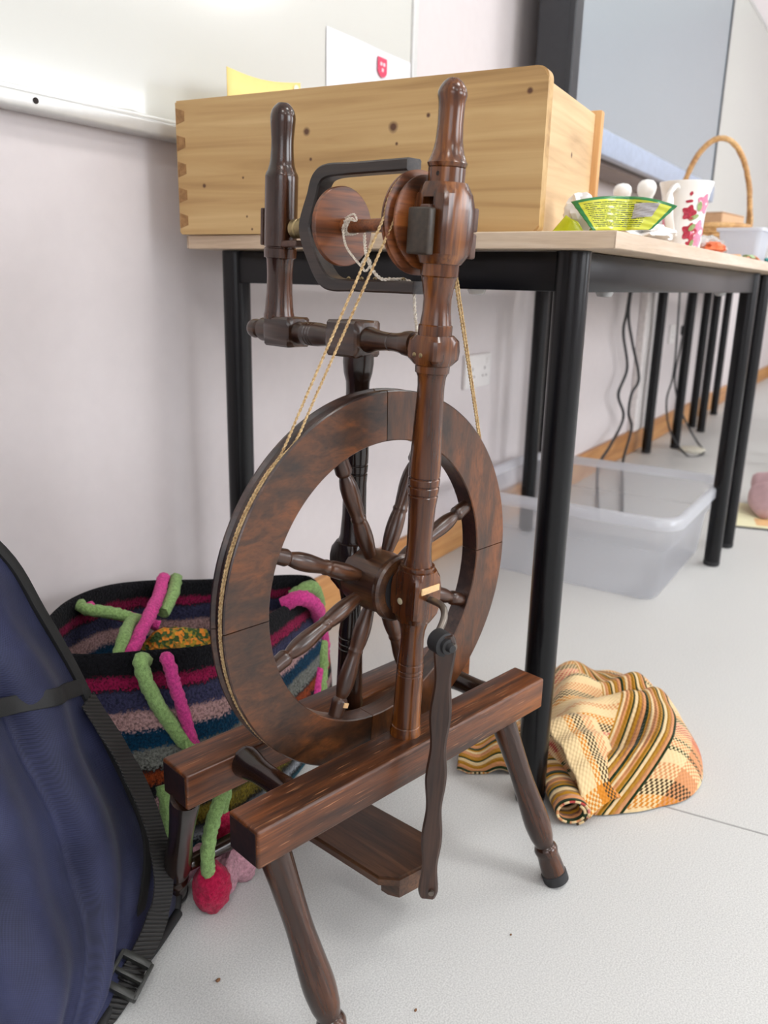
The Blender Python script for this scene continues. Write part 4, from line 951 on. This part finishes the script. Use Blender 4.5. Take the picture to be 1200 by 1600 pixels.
# hanging cords, pompom, flowers at the foot of the bag
cord([(.640, .622, .125), (.610, .585, .150), (.575, .560, .138), (.552, .550, .124), (.545, .553, .098), (.540, .552, .068), (.546, .555, .048)], .0078, M_fgreen)
cord([(.640, .622, .128), (.640, .612, .112), (.628, .606, .085), (.612, .600, .060)], .0068, M_fgreen)
cord([(.700, .618, .150), (.700, .600, .115), (.690, .590, .090)], .0072, M_fgreen)
cord([(.712, .618, .150), (.714, .598, .115), (.712, .590, .090)], .0065, M_fpink)
cord([(.562, .640, .120), (.556, .628, .095), (.552, .630, .065), (.545, .640, .045)], .0084, M_fgreen)
def puff(name, c, r, m, seed, amp=.12, lobes=None):
    bm = bmesh.new(); g = bmesh.ops.create_icosphere(bm, subdivisions=4, radius=1)
    for v in g['verts']:
        d = v.co.normalized(); k = 1+amp*noise.noise(d*2.5+Vector((seed, 0, 0)))+.04*noise.noise(d*14)
        if lobes: k *= 1+.22*math.cos(lobes*math.atan2(d.y, d.x)+seed)
        v.co = Vector(c)+Vector((d.x*r[0], d.y*r[1], d.z*r[2]))*k
        v.co.z = max(v.co.z, .002)
    return obj(name, bm, m, fbag, smooth=80, M=FBM)
puff('felt_ball', (.549, .556, .0300), (.0215, .0215, .0300), M_fcrim, 3)
puff('felt_ball', (.613, .600, .050), (.018, .014, .020), M_fcrim, 8)
puff('felt_flower', (.590, .566, .026), (.034, .022, .024), M_fpale, 5, .15, 5)
puff('felt_flower', (.560, .600, .030), (.026, .016, .016), M_fpale, 11, .15, 4)
puff('felt_ball', (.545, .652, .040), (.016, .014, .024), M_fpale, 2)
# tweed knitting inside the bag
def tweed():
    n = NT('tweed_knit'); v = n.coords((1, 1, 1)); a = n.n('ShaderNodeTexVoronoi', Scale=230.0); n.l(v, a.inputs[0])
    col = n.ramp(a.outputs['Color'], [(.2, srgb(60, 84, 40)), (.45, srgb(156, 132, 40)), (.6, srgb(214, 130, 40)), (.8, srgb(150, 110, 40))], 'CONSTANT')
    n.bump(a.outputs[0], .8, .003)
    return n.set(Base__Color=col, Roughness=1.0)
bm = bmesh.new(); g = bmesh.ops.create_icosphere(bm, subdivisions=4, radius=1)
for v in g['verts']:
    d = v.co.normalized(); k = 1+.25*noise.noise(d*2.5)+.05*noise.noise(d*9)
    v.co = Vector((d.x*.062*k, d.y*.030*k, d.z*.055*k))
bmesh.ops.rotate(bm, matrix=Matrix.Rotation(math.radians(-40), 3, 'Z'), verts=bm.verts)
o = obj('knitting', bm, tweed(), None, smooth=80); o.location = (.715, .772, .168); tag(o, 'orange and green tweed knitting poking up inside the striped felted bag', 'knitting')
bm = bmesh.new(); crumple(bm, (0, 0, .05), (.10, .055, .05), 1, 12.0, 4)
o = obj('grey_wool', bm, felt('grey_wool', srgb(150, 150, 150)), None, smooth=80); o.location = (.72, .775, .02); tag(o, 'pale grey wool filling the bottom of the striped felted bag', 'wool')

# ------------------------------------------------------------------ woven scarf on the floor
def woven():
    n = NT('handwoven_cloth'); tc = n.n('ShaderNodeTexCoord'); sp = n.n('ShaderNodeSeparateXYZ'); n.l(tc.outputs['UV'], sp.inputs[0])
    u, v = sp.outputs[0], sp.outputs[1]
    CR = srgb(228, 200, 152); PE = srgb(208, 144, 96); OR = srgb(206, 130, 40); PK = srgb(184, 72, 66); BR = srgb(74, 56, 32); GN = srgb(34, 52, 24); MU = srgb(178, 126, 34); LP = srgb(212, 126, 112)
    fr = n.math('FRACT', n.math('MULTIPLY', u, 2.0))
    warp = n.ramp(fr, [(0, CR), (.13, OR), (.19, BR), (.27, PE), (.36, CR), (.44, GN), (.47, PE), (.52, GN), (.55, PE), (.63, PK), (.72, LP), (.76, BR), (.82, OR), (.88, CR), (.95, PE)], 'CONSTANT')
    fv = n.math('FRACT', n.math('MULTIPLY', v, 1.0))
    weft = n.ramp(fv, [(0, CR), (.14, PE), (.22, CR), (.66, CR), (.74, OR), (.82, CR)], 'CONSTANT')
    k = 1.0
    cu = n.math('SINE', n.math('MULTIPLY', u, 6.2832*58)); cv = n.math('SINE', n.math('MULTIPLY', v, 6.2832*66))
    pr = n.math('MULTIPLY', cu, cv)
    f = n.math('GREATER_THAN', pr, .0)
    col = n.mix(f, warp, weft)
    # ribbed bands run across the warp
    rib = n.ramp(v, [(0, (0, 0, 0, 1)), (.30, (1, 1, 1, 1)), (.50, (0, 0, 0, 1)), (.80, (1, 1, 1, 1)), (.88, (0, 0, 0, 1))], 'CONSTANT')
    rr_ = n.math('FRACT', n.math('MULTIPLY', v, 10.0))
    ribc = n.ramp(rr_, [(0, GN), (.10, PE), (.24, MU), (.38, CR), (.50, GN), (.56, MU), (.70, PE), (.84, CR), (.93, MU)], 'CONSTANT')
    col = n.mix(rib, col, ribc)
    ribh = n.math('MULTIPLY', n.math('SINE', n.math('MULTIPLY', v, 6.2832*70)), rib)
    n.bump(n.math('ADD', n.math('MULTIPLY', pr, .5), ribh), .7, .0016)
    return n.set(Base__Color=col, Roughness=.95, Sheen__Weight=.15, Specular__IOR__Level=.15)
M_woven = woven()
SC = Vector((1.10, .30, 0))
scarf = thing('woven_scarf', 'crumpled handwoven orange, cream and green striped scarf on the floor by the table leg', 'scarf', SC)
outline = [(.948, .270), (.985, .215), (1.020, .185), (1.060, .158), (1.115, .150), (1.175, .165), (1.235, .205), (1.290, .255), (1.330, .310), (1.335, .370), (1.315, .425), (1.250, .440), (1.180, .420), (1.110, .395), (1.050, .380), (.990, .345)]
cs = Vector((1.135, .295, 0))
def heap(a, t):
    """a angle parameter 0..1 around, t 0 centre .. 1 hem"""
    o_ = closed([(x, y, 0) for x, y in outline], a); p = cs.lerp(o_, min(1, t*1.0))
    h = .068*(1-t**3.2)**.7
    rdg = math.sin((p.x*.75+p.y*1.0)*58+4*noise.noise(p*6))*.0095+math.sin((p.x*-.5+p.y*1.2)*41+1.0)*.010+.020*noise.noise(p*11)+.009*noise.noise(p*27)
    z = h*(.86+.30*math.sin((p.x-.93)*9))+rdg*(1-t**4)
    d = (o_-cs).normalized(); p = p+d*.020*math.sin(min(1, t)*PI)*(t)
    p.z = max(.0025, z)
    return p-SC
def heap_uv(a, t):
    p = heap(a, t)+SC
    r_ = math.radians(-28); x, y = p.x-1.135, p.y-.295
    ux = x*math.cos(r_)-y*math.sin(r_); vy = x*math.sin(r_)+y*math.cos(r_)
    return (.5+ux*2.6+.05*math.sin(vy*16)+p.z*.8, .44+vy*2.3-(ux*ux)*5.5+p.z*.9)
g = grid(150, 46, lambda a, t: heap(a, .012+t*.988), lambda a, t: heap_uv(a, .012+t*.988))
bmesh.ops.remove_doubles(g, verts=g.verts, dist=1e-5)
o = obj('crumpled_body', g, M_woven, scarf, smooth=80)
# folded-back end with its pale selvedge
def fold(u, v):
    p = bil((1.000, .350, .080), (.924, .252, .012), (1.060, .300, .080), (1.003, .222, .008), u, v)
    p.z += .020*math.sin(PI*u)*(1-v*.3)+.012*math.sin(PI*v)+.003*math.sin(u*20)
    return p-SC
g = grid(50, 26, fold, lambda u, v: (.545-.20*v, .98+.001*u) if 0 else (.0+.21*v, .505+.285*u))
o = obj('folded_end', g, M_woven, scarf, smooth=80); solid(o, .004)
# rolled loop under the fold
def roll(u, v):
    a = v*2*PI*1.35+2.2; r_ = .014+.006*v; c = Vector((.915, .272, .0)).lerp(Vector((1.01, .345, 0)), u)
    ax_ = Vector((.84, .54, 0)); sd = Vector((-.54, .84, 0))
    q = c+sd*(r_*1.15*math.cos(a))+Vector((0, 0, 1))*(max(.003, .0205+r_*.92*math.sin(a)))
    q.z = max(.0025, q.z)
    return q-SC
g = grid(16, 60, roll, lambda u, v: (.2+.2*v, .30+.19*u))
o = obj('rolled_end', g, M_woven, scarf, smooth=80); solid(o, .0035)
# lobe behind the table leg
def lobe(u, v):
    p = bil((1.045, .352, .004), (.965, .468, .004), (1.09, .395, .06), (1.01, .475, .036), u, v)
    p.z = .003+.052*math.sin(PI*min(1, v*1.02))*(.45+.55*(1-u))*1.0+.006*math.sin(u*14)
    p += Vector((.05, .03, 0))*(v-.5)*1.2
    p.z = max(.0025, p.z)
    return p-SC
g = grid(36, 30, lobe, lambda u, v: (.30+.4*u, .30+.38*v))
o = obj('side_lobe', g, M_woven, scarf, smooth=80); solid(o, .0035)

# ------------------------------------------------------------------ navy bag in the foreground
def nylon():
    n = NT('navy_woven_nylon'); v = n.coords((1, 1, 1)); sp = n.n('ShaderNodeSeparateXYZ'); n.l(v, sp.inputs[0])
    s1 = n.math('SINE', n.math('MULTIPLY', n.math('ADD', sp.outputs[0], sp.outputs[1]), 2400.0)); s2 = n.math('SINE', n.math('MULTIPLY', sp.outputs[2], 2600.0))
    pr = n.math('MULTIPLY', s1, s2)
    a = n.n('ShaderNodeTexNoise', Scale=14.0, Detail=4.0); n.l(v, a.inputs[0])
    col = n.ramp(n.math('ADD', n.math('MULTIPLY', pr, .16), a.outputs[0]), [(.3, srgb(28, 31, 54)), (.7, srgb(47, 51, 82))])
    n.bump(n.math('ADD', n.math('MULTIPLY', pr, .15), a.outputs[0]), .35, .0022)
    return n.set(Base__Color=col, Roughness=.6, Sheen__Weight=.08, Sheen__Roughness=.4, Specular__IOR__Level=.3)
M_navy = nylon()
def webbing():
    n = NT('black_webbing'); tc = n.coords((1, 1, 1)); sp = n.n('ShaderNodeSeparateXYZ'); n.l(tc, sp.inputs[0])
    s = n.math('SINE', n.math('MULTIPLY', n.math('ADD', sp.outputs[2], n.math('MULTIPLY', sp.outputs[0], .5)), 1700.0))
    col = n.ramp(n.math('MULTIPLY_ADD', s, .5, .5), [(0, srgb(14, 14, 14)), (1, srgb(44, 42, 40))]); n.bump(s, .6, .001)
    return n.set(Base__Color=col, Roughness=.6)
M_web = webbing(); M_binding = plain('black_binding', srgb(24, 24, 24), .7, nscale=700, var=.25, bump=.3); M_buckle = plain('black_buckle', srgb(46, 47, 44), .35)
NB = Vector((.30, .60, 0)); NBM = Matrix.Translation(-NB)
navy = thing('carrying_bag', 'large navy nylon bag with black binding, strap and buckle standing at the left edge', 'bag', NB)
edge = [(.150, .790, .560), (.300, .755, .540), (.380, .733, .490), (.438, .708, .421), (.462, .691, .353), (.482, .676, .288), (.492, .655, .228), (.505, .633, .155), (.508, .613, .095), (.484, .594, .050), (.448, .575, .022), (.405, .555, .004)]
eS = spline(edge, 6); NE = len(eS)-1
leftd = Vector((-.949, -.316, 0))
def face(u, v):
    """u down the edge, v 0 at the edge, 1 at the far left side"""
    f = u*NE; i = min(int(f), NE-1); e = eS[i].lerp(eS[i+1], f-i)
    tgt = e+leftd*(.55 if e.z > .05 else .55)
    p = e.lerp(tgt, v)
    nrm_ = Vector((.10, -.95, .28)).normalized(); s = v*.55
    b = .034*(1-math.exp(-(s/.11)**1.6))
    b += .0115*math.sin(s*62+e.z*10+1.2)*min(1, s/.05)*(1-.5*abs(e.z-.22)/.3)+.004*math.sin(s*30-e.z*42)*min(1, s/.04)+.010*noise.noise(Vector((s*9, e.z*5, 0)))*min(1, s/.06)
    # seam valleys
    b -= .009*math.exp(-((s-.105-.10*(.25-e.z))/.010)**2)
    p = p+nrm_*b*(min(1, e.z/.05+.35)); p.z = max(.003, p.z)
    return p-NB
g = grid(90, 110, face)
o = obj('front_panel', g, M_navy, navy, smooth=80); solid(o, .002)
back = [(.150, .830, .560), (.310, .800, .540), (.400, .785, .490), (.460, .760, .421), (.484, .742, .353), (.498, .722, .288), (.508, .700, .228), (.520, .672, .155), (.528, .640, .095), (.534, .612, .050), (.532, .592, .024), (.519, .583, .004)]
bS = spline(back, 6)
def side(u, v):
    f = u*NE; i = min(int(f), NE-1); a = eS[i].lerp(eS[i+1], f-i); b = bS[i].lerp(bS[i+1], f-i)
    p = a.lerp(b, v); p.x += .006*math.sin(PI*v); p.z = max(.003, p.z); return p-NB
o = obj('side_gusset', grid(70, 8, side), M_navy, navy, smooth=80); solid(o, .002)
def backf(u, v):
    f = u*NE; i = min(int(f), NE-1); b = bS[i].lerp(bS[i+1], f-i); return b+leftd*(.60*v)-NB
o = obj('back_panel', grid(40, 8, backf), M_navy, navy, smooth=80); solid(o, .002)
obj('edge_binding', tb([p-NB+Vector((.0005, -.002, .001)) for p in eS], .0055, seg=10, sub=1, flat=(.012, .006), nrm=(.3, -.9, .3)), M_binding, navy, smooth=60)
obj('edge_binding', tb([p-NB for p in bS[30:]], .005, seg=10, sub=1), M_binding, navy, smooth=60)
bot = [(.519, .583, .006), (.470, .567, .006), (.415, .553, .006), (.375, .538, .006), (.33, .52, .006), (.22, .482, .006)]
obj('edge_binding', tb([Vector(p)-NB+Vector((0, -.004, 0)) for p in bot], .0055, seg=10, sub=5), M_binding, navy, smooth=60)
# strap sewn across the front
def on_face(u, v, off): return face(u, v)+Vector((.30, -.90, .32)).normalized()*off
i_ = next(k for k, p in enumerate(eS) if p.z < .272); us = i_/NE
pts = [on_face(max(0, us-.014*k), .055*k, .003) for k in range(0, 14)]
obj('cross_strap', tb(pts, .005, seg=12, sub=4, flat=(.017, .003), nrm=(.30, -.90, .32)), M_binding, navy, smooth=60)
# hanging webbing with its slider
wp = [(.476, .655, .262), (.487, .645, .228), (.494, .634, .202), (.502, .612, .150), (.502, .592, .100), (.490, .575, .060), (.462, .562, .035), (.430, .552, .022), (.414, .546, .017)]
obj('webbing_strap', tb([Vector(p)-NB+Vector((.004, -.004, 0)) for p in wp], .005, seg=12, sub=8, flat=(.024, .0028), nrm=[(.30, -.90, .30), (.25, -.92, .30), (.1, -.93, .32), (-.1, -.93, .34), (-.3, -.8, .45), (-.45, -.6, .65)]), M_web, navy, smooth=40)
wp = [(.418, .545, .016), (.404, .542, .012), (.386, .540, .008), (.355, .540, .006), (.30, .53, .006)]
obj('webbing_strap', tb([Vector(p)-NB for p in wp], .005, seg=12, sub=8, flat=(.025, .0028), nrm=(-.35, -.5, .8)), M_web, navy, smooth=40)
zc = Vector((-.80, -.25, -.22)).normalized(); yc = Vector((-.42, -.55, .70)); yc = (yc-zc*yc.dot(zc)).normalized(); xc = yc.cross(zc)
bc_ = Vector((.420, .543, .024))-NB
BMx = Matrix(((xc.x, yc.x, zc.x, bc_.x), (xc.y, yc.y, zc.y, bc_.y), (xc.z, yc.z, zc.z, bc_.z), (0, 0, 0, 1)))
bm = bmesh.new()
for a in ((-.018, -.0135), (.0135, .018)): box(bm, a[0], a[1], -.0045, .0045, -.0185, .0185, .0015, 2, M=BMx)
for z_, h_ in ((-.0160, .0035), (.0005, .0022), (.0155, .0035)): box(bm, -.015, .015, -.0035, .0045, z_-h_, z_+h_, .0012, 2, M=BMx)
obj('slider_buckle', bm, M_buckle, navy, smooth=40)

# ------------------------------------------------------------------ crumbs on the floor
for (x, y, r_, lab) in ((.480, .483, .0028, 'brown crumb on the floor near the navy bag'), (.560, .300, .0018, 'tiny brown crumb on the bare floor in front of the wheel'), (.700, .262, .0014, 'tiniest dark speck on the floor between the wheel legs')):
    bm = bmesh.new(); crumple(bm, (0, 0, r_*.5), (r_, r_*.7, r_*.5), 1, r_*9000, 2)
    o = obj('crumb', bm, plain('crumb_brown', srgb(120, 84, 56), .9), None, smooth=30); o.location = (x, y, 0); tag(o, lab, 'crumb')
